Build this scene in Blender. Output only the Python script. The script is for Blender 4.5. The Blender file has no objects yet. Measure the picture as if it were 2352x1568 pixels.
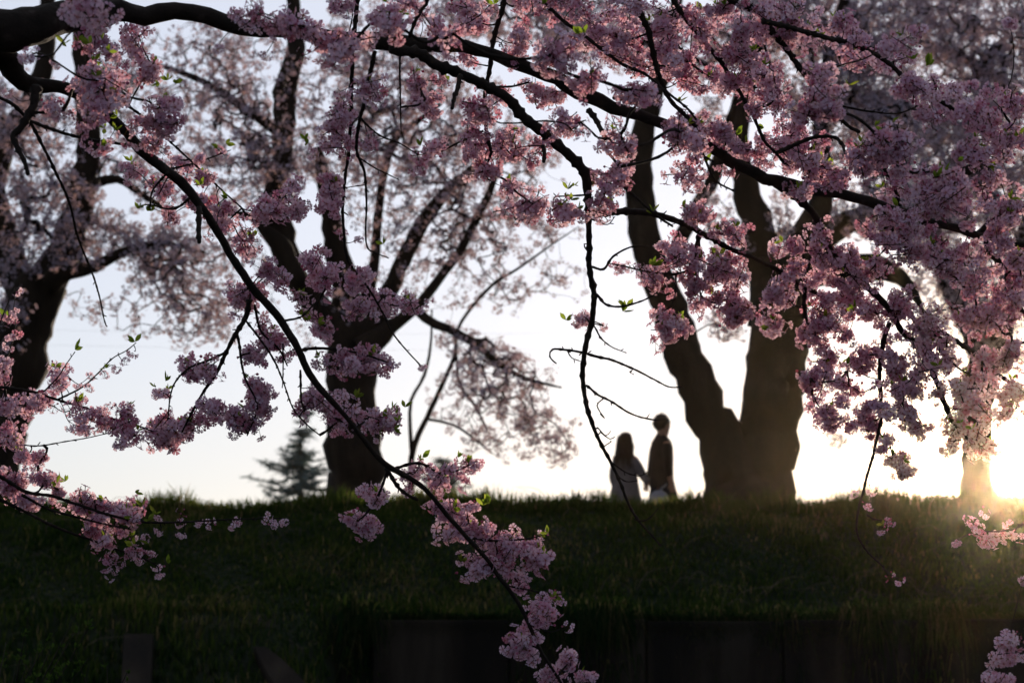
import bpy, math, random
import numpy as np
from mathutils import Vector, noise as mnoise

sc = bpy.context.scene
COL = sc.collection
R = math.radians
rng = np.random.default_rng(7)
random.seed(7)

# ------------------------------------------------------------------ camera
EYE = Vector((0.0, 0.0, 1.6))
K = 1.7415 / 9671.0            # radians per overview pixel (85 mm lens)
HV = 1500.0                    # row of the horizon
PITCH = math.atan((HV - 784) * K)
cam_d = bpy.data.cameras.new('camera')
cam = bpy.data.objects.new('camera', cam_d)
COL.objects.link(cam)
cam.location = EYE
cam.rotation_euler = (math.pi / 2 + PITCH, 0, 0)
cam_d.sensor_width = 36.0
cam_d.lens = 85.0
cam_d.clip_end = 20000
cam_d.dof.use_dof = True
cam_d.dof.focus_distance = 10.6
cam_d.dof.aperture_fstop = 4.0
sc.camera = cam

CP, SP = math.cos(PITCH), math.sin(PITCH)


def P(u, v, Y):
    a = (u - 1176) * K
    b = (784 - v) * K
    ry = CP - b * SP
    rz = SP + b * CP
    t = Y / ry
    return Vector((a * t, Y, EYE.z + rz * t))


def px(Y):
    """metres per overview pixel at depth Y"""
    return K * Y


# ------------------------------------------------------------------ world, sun
sd = P(2316, 1083, 1000) - EYE
SUN_AZ = math.atan2(sd.x, sd.y)
SUN_EL = math.atan2(sd.z, math.hypot(sd.x, sd.y))
SUN_DIR = sd.normalized()
world = bpy.data.worlds.new('World')
sc.world = world
world.use_nodes = True
nt = world.node_tree
nt.nodes.clear()
wo = nt.nodes.new('ShaderNodeOutputWorld')
bg = nt.nodes.new('ShaderNodeBackground')
sky = nt.nodes.new('ShaderNodeTexSky')
sky.sky_type = 'NISHITA'
sky.sun_disc = False
sky.sun_elevation = SUN_EL
sky.sun_rotation = SUN_AZ
sky.air_density = 1.0
sky.dust_density = 0.6
sky.ozone_density = 2.5
tint = nt.nodes.new('ShaderNodeMix')
tint.data_type = 'RGBA'
tint.blend_type = 'MULTIPLY'
tint.inputs[0].default_value = 1.0
tint.inputs[7].default_value = (0.30, 0.34, 0.56, 1)
nt.links.new(sky.outputs[0], tint.inputs[6])
# solar disc and its narrow aureole, part of the sky
geo = nt.nodes.new('ShaderNodeTexCoord')
dot = nt.nodes.new('ShaderNodeVectorMath')
dot.operation = 'DOT_PRODUCT'
nt.links.new(geo.outputs['Generated'], dot.inputs[0])
dot.inputs[1].default_value = SUN_DIR


def wmath(op, a, b=None):
    n = nt.nodes.new('ShaderNodeMath')
    n.operation = op
    for i, x in enumerate((a, b)):
        if x is None:
            continue
        if isinstance(x, (int, float)):
            n.inputs[i].default_value = x
        else:
            nt.links.new(x, n.inputs[i])
    return n.outputs[0]


omc = wmath('SUBTRACT', 1.0, dot.outputs['Value'])          # 1-cos
disc = wmath('MULTIPLY', wmath('LESS_THAN', omc, 1 - math.cos(R(0.36))), 700.0)
aur = wmath('MULTIPLY', wmath('POWER', 2.718, wmath('MULTIPLY', omc, -1 / (1 - math.cos(R(3.0))))), 8.0)
add = wmath('ADD', disc, aur)
comb = nt.nodes.new('ShaderNodeMix')
comb.data_type = 'RGBA'
comb.blend_type = 'MULTIPLY'
comb.inputs[0].default_value = 1
comb.inputs[6].default_value = (1.0, 0.86, 0.62, 1)
nt.links.new(add, comb.inputs[7])
plus = nt.nodes.new('ShaderNodeMix')
plus.data_type = 'RGBA'
plus.blend_type = 'ADD'
plus.inputs[0].default_value = 1
nt.links.new(tint.outputs[2], plus.inputs[6])
nt.links.new(comb.outputs[2], plus.inputs[7])
# milky evening veil low in the sky, all the way round
sep = nt.nodes.new('ShaderNodeSeparateXYZ')
nt.links.new(geo.outputs['Generated'], sep.inputs[0])
veil = wmath('MULTIPLY', wmath('POWER', 2.718, wmath('MULTIPLY', wmath('MAXIMUM', sep.outputs[2], 0.0), 0.15)), 4.45)
side = wmath('MULTIPLY', wmath('ADD', dot.outputs['Value'], 1.0), 0.5)
veil = wmath('MULTIPLY', veil, wmath('ADD', wmath('MULTIPLY', wmath('POWER', side, 3.0), 0.62), 0.38))
vcol = nt.nodes.new('ShaderNodeMix')
vcol.data_type = 'RGBA'
vcol.blend_type = 'MULTIPLY'
vcol.inputs[0].default_value = 1
vcol.inputs[6].default_value = (0.955, 0.97, 0.975, 1)
nt.links.new(veil, vcol.inputs[7])
plus2 = nt.nodes.new('ShaderNodeMix')
plus2.data_type = 'RGBA'
plus2.blend_type = 'ADD'
plus2.inputs[0].default_value = 1
nt.links.new(plus.outputs[2], plus2.inputs[6])
nt.links.new(vcol.outputs[2], plus2.inputs[7])
nt.links.new(plus2.outputs[2], bg.inputs[0])
bg.inputs[1].default_value = 0.15
nt.links.new(bg.outputs[0], wo.inputs[0])

sun_d = bpy.data.lights.new('sun', 'SUN')
sun_d.energy = 5.0
sun_d.angle = R(0.5)
sun_d.color = (1.0, 0.81, 0.62)
sun = bpy.data.objects.new('sun', sun_d)
COL.objects.link(sun)
sun.rotation_euler = (-SUN_DIR).to_track_quat('-Z', 'Y').to_euler()

vs = sc.view_settings
vs.view_transform = 'Standard'
vs.look = 'None'
vs.exposure = 0.0
vs.gamma = 1.0
vs.use_curve_mapping = False
sc.cycles.max_bounces = 8
sc.cycles.diffuse_bounces = 3
sc.cycles.glossy_bounces = 2
sc.cycles.transmission_bounces = 4
sc.cycles.volume_bounces = 0
sc.cycles.transparent_max_bounces = 4
sc.cycles.use_denoising = True
sc.cycles.sample_clamp_indirect = 4


# ------------------------------------------------------------------ materials
def new_mat(name):
    m = bpy.data.materials.new(name)
    m.use_nodes = True
    n = m.node_tree
    n.nodes.clear()
    out = n.nodes.new('ShaderNodeOutputMaterial')
    return m, n, out


def N(n, t, **kw):
    x = n.nodes.new(t)
    for k, v in kw.items():
        setattr(x, k, v)
    return x


def ramp(n, fac, stops):
    r = n.nodes.new('ShaderNodeValToRGB')
    e = r.color_ramp.elements
    while len(e) < len(stops):
        e.new(0.5)
    for i, (p, c) in enumerate(stops):
        e[i].position = p
        e[i].color = (*c, 1)
    n.links.new(fac, r.inputs[0])
    return r.outputs[0]


def noise_tex(n, scale, detail=4, vec=None, rough=0.55):
    t = n.nodes.new('ShaderNodeTexNoise')
    t.inputs['Scale'].default_value = scale
    t.inputs['Detail'].default_value = detail
    t.inputs['Roughness'].default_value = rough
    if vec is not None:
        n.links.new(vec, t.inputs['Vector'])
    return t.outputs['Fac']


def mat_bump(name, stops, scale, rough=0.85, bump=0.5, bscale=None, dist=0.02, stretch=(1, 1, 1), spec=0.2):
    m, n, out = new_mat(name)
    b = n.nodes.new('ShaderNodeBsdfPrincipled')
    tc = n.nodes.new('ShaderNodeTexCoord')
    mp = n.nodes.new('ShaderNodeMapping')
    mp.inputs['Scale'].default_value = stretch
    n.links.new(tc.outputs['Object'], mp.inputs['Vector'])
    f = noise_tex(n, scale, 6, mp.outputs[0])
    n.links.new(ramp(n, f, stops), b.inputs['Base Color'])
    f2 = noise_tex(n, bscale or scale * 2.5, 8, mp.outputs[0], 0.65)
    bp = n.nodes.new('ShaderNodeBump')
    bp.inputs['Strength'].default_value = bump
    bp.inputs['Distance'].default_value = dist
    n.links.new(f2, bp.inputs['Height'])
    n.links.new(bp.outputs[0], b.inputs['Normal'])
    b.inputs['Roughness'].default_value = rough
    b.inputs['Specular IOR Level'].default_value = spec
    n.links.new(b.outputs[0], out.inputs[0])
    return m


def mat_petal(name, ramp_diff, ramp_trans, tfac=0.55):
    """thin petal or leaf: diffuse reflection plus diffuse transmission, tone varies per flower"""
    m, n, out = new_mat(name)
    at = N(n, 'ShaderNodeAttribute', attribute_name='tone')
    d = n.nodes.new('ShaderNodeBsdfDiffuse')
    t = n.nodes.new('ShaderNodeBsdfTranslucent')
    n.links.new(ramp(n, at.outputs['Fac'], ramp_diff), d.inputs[0])
    n.links.new(ramp(n, at.outputs['Fac'], ramp_trans), t.inputs[0])
    mx = n.nodes.new('ShaderNodeMixShader')
    mx.inputs[0].default_value = tfac
    n.links.new(d.outputs[0], mx.inputs[1])
    n.links.new(t.outputs[0], mx.inputs[2])
    n.links.new(mx.outputs[0], out.inputs[0])
    return m


M = {}
M['bark'] = mat_bump('cherry_bark', [(0.3, (0.008, 0.006, 0.005)), (0.6, (0.018, 0.013, 0.011)), (0.78, (0.06, 0.048, 0.042))], 14,
                     bump=0.9, bscale=40, dist=0.01, stretch=(1, 1, 1))
M['trunk'] = mat_bump('old_cherry_bark', [(0.3, (0.009, 0.006, 0.004)), (0.6, (0.022, 0.015, 0.010)), (0.85, (0.045, 0.038, 0.024))], 5,
                      bump=1.0, bscale=12, dist=0.04, stretch=(1, 1, 0.4))
M['petal'] = mat_petal('petal', [(0.0, (0.40, 0.12, 0.22)), (0.25, (0.48, 0.32, 0.48)), (1.0, (0.70, 0.62, 0.80))],
                       [(0.0, (0.66, 0.17, 0.25)), (0.3, (0.80, 0.42, 0.50)), (1.0, (0.90, 0.63, 0.69))], 0.45)
M['stem'] = mat_petal('flower_stalk', [(0, (0.10, 0.06, 0.03)), (1, (0.16, 0.12, 0.04))],
                      [(0, (0.20, 0.10, 0.03)), (1, (0.30, 0.22, 0.06))], 0.35)
M['heart'] = mat_petal('flower_heart', [(0, (0.22, 0.04, 0.07)), (1, (0.35, 0.12, 0.10))],
                       [(0, (0.35, 0.05, 0.06)), (1, (0.5, 0.2, 0.1))], 0.4)
M['leaf'] = mat_petal('young_leaf', [(0, (0.06, 0.10, 0.02)), (1, (0.12, 0.16, 0.035))],
                      [(0, (0.22, 0.34, 0.03)), (1, (0.42, 0.50, 0.06))], 0.5)
M['shrub_leaf'] = mat_petal('shrub_leaf', [(0, (0.02, 0.04, 0.012)), (1, (0.04, 0.07, 0.02))],
                           [(0, (0.04, 0.08, 0.01)), (1, (0.08, 0.14, 0.02))], 0.4)
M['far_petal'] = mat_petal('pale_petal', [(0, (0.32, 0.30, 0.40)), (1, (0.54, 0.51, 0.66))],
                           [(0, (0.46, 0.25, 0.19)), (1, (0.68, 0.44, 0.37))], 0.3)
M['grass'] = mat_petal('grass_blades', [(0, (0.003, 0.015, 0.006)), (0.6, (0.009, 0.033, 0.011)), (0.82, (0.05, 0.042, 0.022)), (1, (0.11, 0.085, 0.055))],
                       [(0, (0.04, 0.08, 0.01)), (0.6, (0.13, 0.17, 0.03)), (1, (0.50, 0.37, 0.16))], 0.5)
M['hazed_needle'] = mat_petal('haze_tinted_needles', [(0, (0.09, 0.14, 0.15)), (1, (0.18, 0.24, 0.25))],  # pale bluish tint puts distance haze into the needle colour
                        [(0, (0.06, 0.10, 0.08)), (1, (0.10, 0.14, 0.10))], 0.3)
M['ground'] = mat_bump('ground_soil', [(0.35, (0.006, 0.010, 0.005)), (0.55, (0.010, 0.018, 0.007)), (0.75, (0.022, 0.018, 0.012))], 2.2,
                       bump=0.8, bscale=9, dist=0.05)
M['path'] = mat_bump('path_earth', [(0.3, (0.12, 0.1, 0.08)), (0.7, (0.2, 0.17, 0.13))], 4)
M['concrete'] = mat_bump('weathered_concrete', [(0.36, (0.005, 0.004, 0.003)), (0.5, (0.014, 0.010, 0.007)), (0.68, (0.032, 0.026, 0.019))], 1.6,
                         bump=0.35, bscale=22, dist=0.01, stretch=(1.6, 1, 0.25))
M['skin'] = mat_bump('skin', [(0.3, (0.30, 0.17, 0.12)), (0.7, (0.36, 0.21, 0.15))], 9, bump=0.05)
M['hair'] = mat_bump('dark_hair', [(0.3, (0.02, 0.012, 0.008)), (0.7, (0.05, 0.028, 0.018))], 30, rough=0.5, bump=0.6, stretch=(1, 1, 0.2))
M['shirt'] = mat_bump('dark_shirt_cloth', [(0.3, (0.011, 0.008, 0.008)), (0.7, (0.02, 0.014, 0.014))], 12, bump=0.3)
M['trousers'] = mat_bump('dark_trouser_cloth', [(0.3, (0.02, 0.02, 0.026)), (0.7, (0.035, 0.035, 0.045))], 12, bump=0.3)
M['dress'] = mat_bump('pale_dress_cloth', [(0.3, (0.12, 0.11, 0.12)), (0.7, (0.17, 0.155, 0.17))], 8, bump=0.35, bscale=14)
M['bag'] = mat_bump('pale_bag_cloth', [(0.3, (0.24, 0.25, 0.30)), (0.7, (0.32, 0.33, 0.38))], 20, bump=0.2)
M['shoe'] = mat_bump('shoe_leather', [(0.3, (0.03, 0.02, 0.02)), (0.7, (0.05, 0.04, 0.03))], 20, bump=0.1)
M['wire'] = mat_bump('cable_rubber', [(0.3, (0.03, 0.03, 0.03)), (0.7, (0.05, 0.05, 0.05))], 20, bump=0.1)
mw, nw, ow = new_mat('canal_water')
bw = nw.nodes.new('ShaderNodeBsdfPrincipled')
bw.inputs['Base Color'].default_value = (0.012, 0.018, 0.014, 1)
bw.inputs['Roughness'].default_value = 0.08
fw = noise_tex(nw, 3.0, 3)
bpw = nw.nodes.new('ShaderNodeBump')
bpw.inputs['Strength'].default_value = 0.15
nw.links.new(fw, bpw.inputs['Height'])
nw.links.new(bpw.outputs[0], bw.inputs['Normal'])
nw.links.new(bw.outputs[0], ow.inputs[0])
M['water'] = mw


# ------------------------------------------------------------------ mesh helpers
def np_mesh(name, V, faces, mats, midx=None, tone=None, smooth=True):
    """faces: list of (n,k) int arrays (k = 3 or 4)"""
    me = bpy.data.meshes.new(name)
    V = np.asarray(V, dtype=np.float32)
    me.vertices.add(len(V))
    me.vertices.foreach_set('co', V.ravel())
    faces = [np.asarray(f, dtype=np.int32) for f in faces if len(f)]
    loops = np.concatenate([f.ravel() for f in faces])
    tot = np.concatenate([np.full(len(f), f.shape[1], dtype=np.int32) for f in faces])
    start = np.concatenate([[0], np.cumsum(tot)[:-1]]).astype(np.int32)
    me.loops.add(len(loops))
    me.loops.foreach_set('vertex_index', loops)
    me.polygons.add(len(tot))
    me.polygons.foreach_set('loop_start', start)
    me.polygons.foreach_set('loop_total', tot)
    for m in mats:
        me.materials.append(m)
    if midx is not None:
        me.polygons.foreach_set('material_index', np.asarray(midx, dtype=np.int32))
    me.polygons.foreach_set('use_smooth', np.full(len(tot), smooth, dtype=bool))
    if tone is not None:
        a = me.attributes.new('tone', 'FLOAT', 'FACE')
        a.data.foreach_set('value', np.asarray(tone, dtype=np.float32))
    me.update(calc_edges=True)
    return me


def link(name, me, parent=None, kind=None, label=None, cat=None, group=None, loc=None):
    o = bpy.data.objects.new(name, me)
    COL.objects.link(o)
    if parent is not None:
        o.parent = parent
        if loc is None:
            o.location = -parent.location
    if loc is not None:
        o.location = loc
    if kind:
        o['kind'] = kind
    if label:
        o['label'] = label
    if cat:
        o['category'] = cat
    if group:
        o['group'] = group
    return o


def catmull(pts, step):
    """pts: list of arrays (x,y,z,r) -> dense resampling"""
    pts = np.asarray(pts, float)
    if len(pts) < 3:
        n = max(2, int(np.linalg.norm(pts[-1, :3] - pts[0, :3]) / step))
        t = np.linspace(0, 1, n + 1)[:, None]
        return pts[0] * (1 - t) + pts[-1] * t
    ext = np.vstack([2 * pts[0] - pts[1], pts, 2 * pts[-1] - pts[-2]])
    out = []
    for i in range(1, len(ext) - 2):
        p0, p1, p2, p3 = ext[i - 1:i + 3]
        n = max(1, int(np.linalg.norm(p2[:3] - p1[:3]) / step))
        for k in range(n):
            t = k / n
            q = 0.5 * ((2 * p1) + (-p0 + p2) * t + (2 * p0 - 5 * p1 + 4 * p2 - p3) * t * t + (-p0 + 3 * p1 - 3 * p2 + p3) * t ** 3)
            q[3] = p1[3] * (1 - t) + p2[3] * t
            out.append(q)
    out.append(pts[-1])
    return np.array(out)


def tube_arrays(path, sides=8, rough=0.12, wob=0.0, nscale=None, seed=0.0, flare=0):
    """path (n,4) -> verts, quads"""
    n = len(path)
    c = path[:, :3].copy()
    r = path[:, 3]
    if wob:
        for i in range(n):
            nv = mnoise.noise_vector(Vector(c[i] * 9.0) + Vector((seed, 0, 0)))
            c[i] += np.array(nv) * wob * r[i]
    T = np.gradient(c, axis=0)
    T /= np.linalg.norm(T, axis=1)[:, None] + 1e-9
    up = np.array([0.0, 1.0, 0.0])
    A = np.cross(T, up)
    la = np.linalg.norm(A, axis=1)
    bad = la < 0.1
    if bad.any():
        A[bad] = np.cross(T[bad], np.array([1.0, 0, 0]))
        la = np.linalg.norm(A, axis=1)
    A /= la[:, None]
    B = np.cross(T, A)
    th = np.linspace(0, 2 * np.pi, sides, endpoint=False)
    ring = A[:, None, :] * np.cos(th)[None, :, None] + B[:, None, :] * np.sin(th)[None, :, None]
    rr = np.repeat(r[:, None], sides, 1)
    if rough:
        ns = nscale or 1.0
        for i in range(n):
            f = 1.0 / max(r[i], 0.003) * 0.9 * ns
            for j in range(sides):
                p = Vector(c[i] + ring[i, j] * r[i])
                rr[i, j] *= 1 + rough * (mnoise.noise(p * f) + 0.6 * mnoise.noise(p * f * 2.7))
    V = c[:, None, :] + ring * rr[:, :, None]
    V = V.reshape(-1, 3)
    i = np.arange(n - 1)[:, None]
    j = np.arange(sides)[None, :]
    a = i * sides + j
    b = i * sides + (j + 1) % sides
    F = np.stack([a, b, b + sides, a + sides], -1).reshape(-1, 4)
    # tip
    V = np.vstack([V, c[-1] + T[-1] * r[-1] * 0.6, c[0] - T[0] * r[0] * 0.3])
    tip = len(V) - 2
    jj = np.arange(sides)
    F2 = np.stack([(n - 1) * sides + jj, (n - 1) * sides + (jj + 1) % sides, np.full(sides, tip)], -1)
    F3 = np.stack([(jj + 1) % sides, jj, np.full(sides, tip + 1)], -1)
    return V, F, np.vstack([F2, F3])


def join_tubes(lst):
    Vs, Q, T = [], [], []
    o = 0
    for V, F, F2 in lst:
        Vs.append(V)
        Q.append(F + o)
        T.append(F2 + o)
        o += len(V)
    return np.vstack(Vs), [np.vstack(Q), np.vstack(T)]


def path3(pts, depth=None):
    """pts: list of (u, v, r_px, Y) -> (n,4) world path"""
    out = []
    for p in pts:
        u, v, r, Y = p
        w = P(u, v, Y)
        out.append((w.x, w.y, w.z, r * px(Y)))
    return np.array(out)


def fill(pts, y0, y1, r0=None, r1=None):
    """pts of (u,v[,r]); depth runs y0->y1 and radius r0->r1 along the length"""
    d = [0]
    for a, b in zip(pts, pts[1:]):
        d.append(d[-1] + math.hypot(b[0] - a[0], b[1] - a[1]))
    L = d[-1] or 1
    o = []
    for p, s in zip(pts, d):
        t = s / L
        r = p[2] if len(p) > 2 else r0 * (1 - t) + r1 * t
        o.append((p[0], p[1], r, y0 * (1 - t) + y1 * t))
    return o


# ------------------------------------------------------------------ terrain
def sstep(x, a, b):
    t = np.clip((x - a) / (b - a), 0, 1)
    return t * t * (3 - 2 * t)


WALL_X0 = (860 - 1176) * K * 24.8
CREST = P(1176, 1163, 27.5).z
WTOP = P(1176, 1412, 24.8).z
prof_y = np.array([-400, 15.6, 16.6, 17.6, 24.79, 24.90, 25.2, 26.6, 27.5, 28.2, 29.2, 32.5, 34, 60, 200, 4000])
prof_w = np.array([0, 0, -0.7, -1.6, -1.6, WTOP - 0.12, WTOP + 0.05, CREST - 0.28, CREST, CREST - 0.1, 2.87, 2.87, 2.95, 2.6, 2.2, 2.2])
prof_y2 = np.array([-400, 15.6, 16.6, 17.6, 21.5, 22.6, 24.8, 26.6, 27.5, 28.2, 29.2, 32.5, 34, 60, 200, 4000])
prof_l = np.array([0, 0, -0.7, -1.6, -1.6, 0.0, WTOP - 0.05, CREST - 0.28, CREST, CREST - 0.1, 2.87, 2.87, 2.95, 2.6, 2.2, 2.2])


def hfun(x, y):
    hw = np.interp(y, prof_y, prof_w)
    hl = np.interp(y, prof_y2, prof_l)
    k = sstep(x, WALL_X0 - 0.5, WALL_X0 + 0.05)
    h = hl * (1 - k) + hw * k
    n = 0.035 * np.sin(x * 1.7 + 0.6) * np.cos(y * 1.3) + 0.02 * np.sin(x * 4.1 + y * 2.7) + 0.03 * np.sin(x * 0.8 + 2)
    m = sstep(y, 24.9, 25.6) * (1 - sstep(y, 45, 60)) * (1 - 0.75 * sstep(y, 28.6, 29.3))
    rise = 0.05 * sstep(x, 3.0, 4.4) * sstep(y, 26, 27.5) * (1 - sstep(y, 28.5, 29.5))
    return h + n * m + rise


xs = np.concatenate([[-4000, -900, -250, -80, -40, -25], np.arange(-16, 16.01, 0.2), [25, 40, 80, 250, 900, 4000]])
ys = np.concatenate([[-400, -100, -30, -5, 5, 12, 15, 15.6, 16.1, 16.6, 17.1, 17.6, 19, 20.5], np.arange(21.4, 24.7, 0.25),
                     [24.79, 24.9, 25.05], np.arange(25.2, 34.1, 0.2), [37, 42, 50, 60, 90, 140, 200, 500, 1500, 4000]])
X, Yg = np.meshgrid(xs, ys)
Z = hfun(X, Yg)
V = np.stack([X, Yg, Z], -1).reshape(-1, 3)
nx, ny = len(xs), len(ys)
i, j = np.meshgrid(np.arange(nx - 1), np.arange(ny - 1))
a = (j * nx + i).ravel()
F = np.stack([a, a + 1, a + nx + 1, a + nx], -1)
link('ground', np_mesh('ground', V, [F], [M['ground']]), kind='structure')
pv = []
for x in np.arange(-30, 30.01, 1.0):
    pv += [(x, 29.9, 0), (x, 32.0, 0)]
pv = np.array(pv)
pv[:, 2] = hfun(pv[:, 0], pv[:, 1]) + 0.03
q = np.arange(len(pv) // 2 - 1) * 2
link('path', np_mesh('path', pv, [np.stack([q, q + 2, q + 3, q + 1], -1)], [M['path']]), kind='structure')
wv = np.array([(-300, 16.3, -1.15), (300, 16.3, -1.15), (300, 24.85, -1.15), (-300, 24.85, -1.15)])
link('water', np_mesh('water', wv, [[(0, 1, 2, 3)]], [M['water']]), kind='structure')


def box_arrays(x0, x1, y0, y1, z0, z1, bev=0.012, rot=None):
    """bevelled box (24 verts): verts, quads, tris"""
    v = []
    b = bev
    X_, Y_, Z_ = (x0, x1), (y0, y1), (z0, z1)
    idx = {}
    for i in (0, 1):
        for j in (0, 1):
            for k in (0, 1):
                sx, sy, sz = (1, -1)[i], (1, -1)[j], (1, -1)[k]
                for ax in range(3):
                    p = [X_[i] + sx * b, Y_[j] + sy * b, Z_[k] + sz * b]
                    p[ax] = (X_, Y_, Z_)[ax][(i, j, k)[ax]]
                    idx[(i, j, k, ax)] = len(v)
                    v.append(p)
    quads, tris = [], []
    c = [(0, 0), (1, 0), (1, 1), (0, 1)]
    for ax in range(3):
        o = [0, 1, 2]
        o.remove(ax)
        for s in (0, 1):
            f = []
            for (p, q) in c:
                t = [0, 0, 0]
                t[ax] = s
                t[o[0]] = p
                t[o[1]] = q
                f.append(idx[(*t, ax)])
            quads.append(f)
    for ax in range(3):
        o = [0, 1, 2]
        o.remove(ax)
        for p in (0, 1):
            for q in (0, 1):
                t = [0, 0, 0]
                t[o[0]] = p
                t[o[1]] = q
                t1 = list(t)
                t1[ax] = 1
                quads.append([idx[(*t, o[0])], idx[(*t, o[1])], idx[(*t1, o[1])], idx[(*t1, o[0])]])
    for i in (0, 1):
        for j in (0, 1):
            for k in (0, 1):
                tris.append([idx[(i, j, k, 0)], idx[(i, j, k, 1)], idx[(i, j, k, 2)]])
    return np.array(v, float), np.array(quads), np.array(tris)


def empty(name, loc, label, cat, group=None):
    o = bpy.data.objects.new(name, None)
    COL.objects.link(o)
    o.location = loc
    o['label'] = label
    o['category'] = cat
    if group:
        o['group'] = group
    return o


wall = empty('concrete_wall', (WALL_X0, 24.8, -1.6), 'dark stained concrete retaining wall below the grass bank on the right', 'wall')
PW = 155 * K * 24.8 * 2
x = WALL_X0
for k in range(7):
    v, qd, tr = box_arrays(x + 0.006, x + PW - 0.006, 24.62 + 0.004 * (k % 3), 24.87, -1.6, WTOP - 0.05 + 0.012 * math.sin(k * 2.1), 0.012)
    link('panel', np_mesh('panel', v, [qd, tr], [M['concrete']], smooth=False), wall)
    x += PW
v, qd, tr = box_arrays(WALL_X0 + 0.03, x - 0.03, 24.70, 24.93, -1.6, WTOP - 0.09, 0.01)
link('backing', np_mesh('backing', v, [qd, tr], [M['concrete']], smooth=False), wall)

# concrete ribs at the left foot of the bank
def slab(name, pts, th, label):
    """pts: polyline (x,y,z) of the slab centre, half width in 4th"""
    base = pts[0]
    V_, Qs = [], []
    for (x_, y_, z_, w_) in pts:
        V_ += [(x_ - w_, y_ - th, z_ + .008), (x_ - w_ * 0.94, y_ - th * 1.05, z_ + 0.03), (x_ + w_ * 0.94, y_ - th * 1.05, z_ + 0.03), (x_ + w_, y_ - th, z_ + .008),
               (x_ + w_, y_ + th, z_ - 0.5), (x_ - w_, y_ + th, z_ - 0.5)]
    n = len(pts)
    for i_ in range(n - 1):
        for j_ in range(6):
            Qs.append((i_ * 6 + j_, i_ * 6 + (j_ + 1) % 6, (i_ + 1) * 6 + (j_ + 1) % 6, (i_ + 1) * 6 + j_))
    Qs.append((0, 5, 4, 3)); Qs.append((0, 3, 2, 1))
    e = (n - 1) * 6
    Qs.append((e, e + 3, e + 4, e + 5)); Qs.append((e, e + 1, e + 2, e + 3))
    o = link(name, np_mesh(name, V_, [Qs], [M['concrete']], smooth=False), label=label, cat='concrete rib')
    return o


def on_slope(u, v):
    """where the sight line through (u, v) meets the left bank"""
    for Y in np.arange(21.5, 28, 0.02):
        w = P(u, v, Y)
        if hfun(np.array(w.x), np.array(w.y)) >= w.z:
            return w
    return w


rp = []
for v_ in (1475, 1510, 1545, 1580, 1640, 1700):
    w = on_slope(322 - (v_ - 1475) * 0.05, v_)
    rp.append((w.x, w.y, w.z + 0.06, 34 * px(w.y)))
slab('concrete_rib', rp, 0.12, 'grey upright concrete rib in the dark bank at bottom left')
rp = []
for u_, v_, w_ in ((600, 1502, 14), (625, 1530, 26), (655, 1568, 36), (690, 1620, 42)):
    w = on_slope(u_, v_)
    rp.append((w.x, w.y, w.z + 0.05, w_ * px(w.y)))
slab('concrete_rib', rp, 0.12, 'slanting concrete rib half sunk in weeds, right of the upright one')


# ------------------------------------------------------------------ grass
def blades(n, xr, yr, hmin, hmax, seed, tall=None, dens=None):
    g = np.random.default_rng(seed)
    x = g.uniform(*xr, n)
    y = g.uniform(*yr, n)
    cl = np.sin(x * 2.3 + 1.1 * np.sin(y * 3.1)) * np.cos(y * 2.9 + np.sin(x * 1.7)) + 0.5 * np.sin(x * 6.1 + y * 5.3)
    h = g.uniform(hmin, hmax, n) * (1 + 0.35 * cl)
    if tall is not None:
        h *= tall(x)
    z = hfun(x, y) - 0.01
    az = g.uniform(0, 2 * np.pi, n)
    lean = g.uniform(0.1, 0.75, n) * h
    wd = g.uniform(0.004, 0.010, n)
    fx, fy = np.cos(az), np.sin(az)
    sx, sy = -fy * wd, fx * wd
    base = np.stack([x, y, z], -1)
    s = np.stack([sx, sy, np.zeros(n)], -1)
    m = base + np.stack([fx * lean * 0.35, fy * lean * 0.35, h * 0.6], -1)
    t = base + np.stack([fx * lean, fy * lean - 0.15 * h * 0, h], -1)
    V_ = np.stack([base - s, base + s, m + s * 0.8, m - s * 0.8, t], 1).reshape(-1, 3)
    o = np.arange(n) * 5
    Q_ = np.stack([o, o + 1, o + 2, o + 3], -1)
    T_ = np.stack([o + 3, o + 2, o + 4], -1)
    dry = 0.30 * np.clip(np.sin(x * 1.3 + 0.4 + np.sin(y * 2.2)) * np.cos(y * 3.1 + x * 0.6) + .35 * np.sin(x * 5.3 - y * 4.1), -.6, 1)
    tone = np.clip(g.uniform(0.05, 0.6, n) + dry + (g.uniform(0, 1, n) > 0.93) * 0.5, 0, 1)
    return V_, Q_, T_, np.concatenate([tone, tone])


def add_grass(name, args, kind='stuff', label=None):
    Vs, Qs, Ts, tq, tt = [], [], [], [], []
    o = 0
    for ar in args:
        V_, Q_, T_, tn = ar
        Vs.append(V_); Qs.append(Q_ + o); Ts.append(T_ + o)
        tq.append(tn[:len(Q_)]); tt.append(tn[len(Q_):])
        o += len(V_)
    me = np_mesh(name, np.vstack(Vs), [np.vstack(Qs), np.vstack(Ts)], [M['grass']], tone=np.concatenate(tq + tt))
    return link(name, me, kind=kind, label=label, cat='grass')


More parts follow.
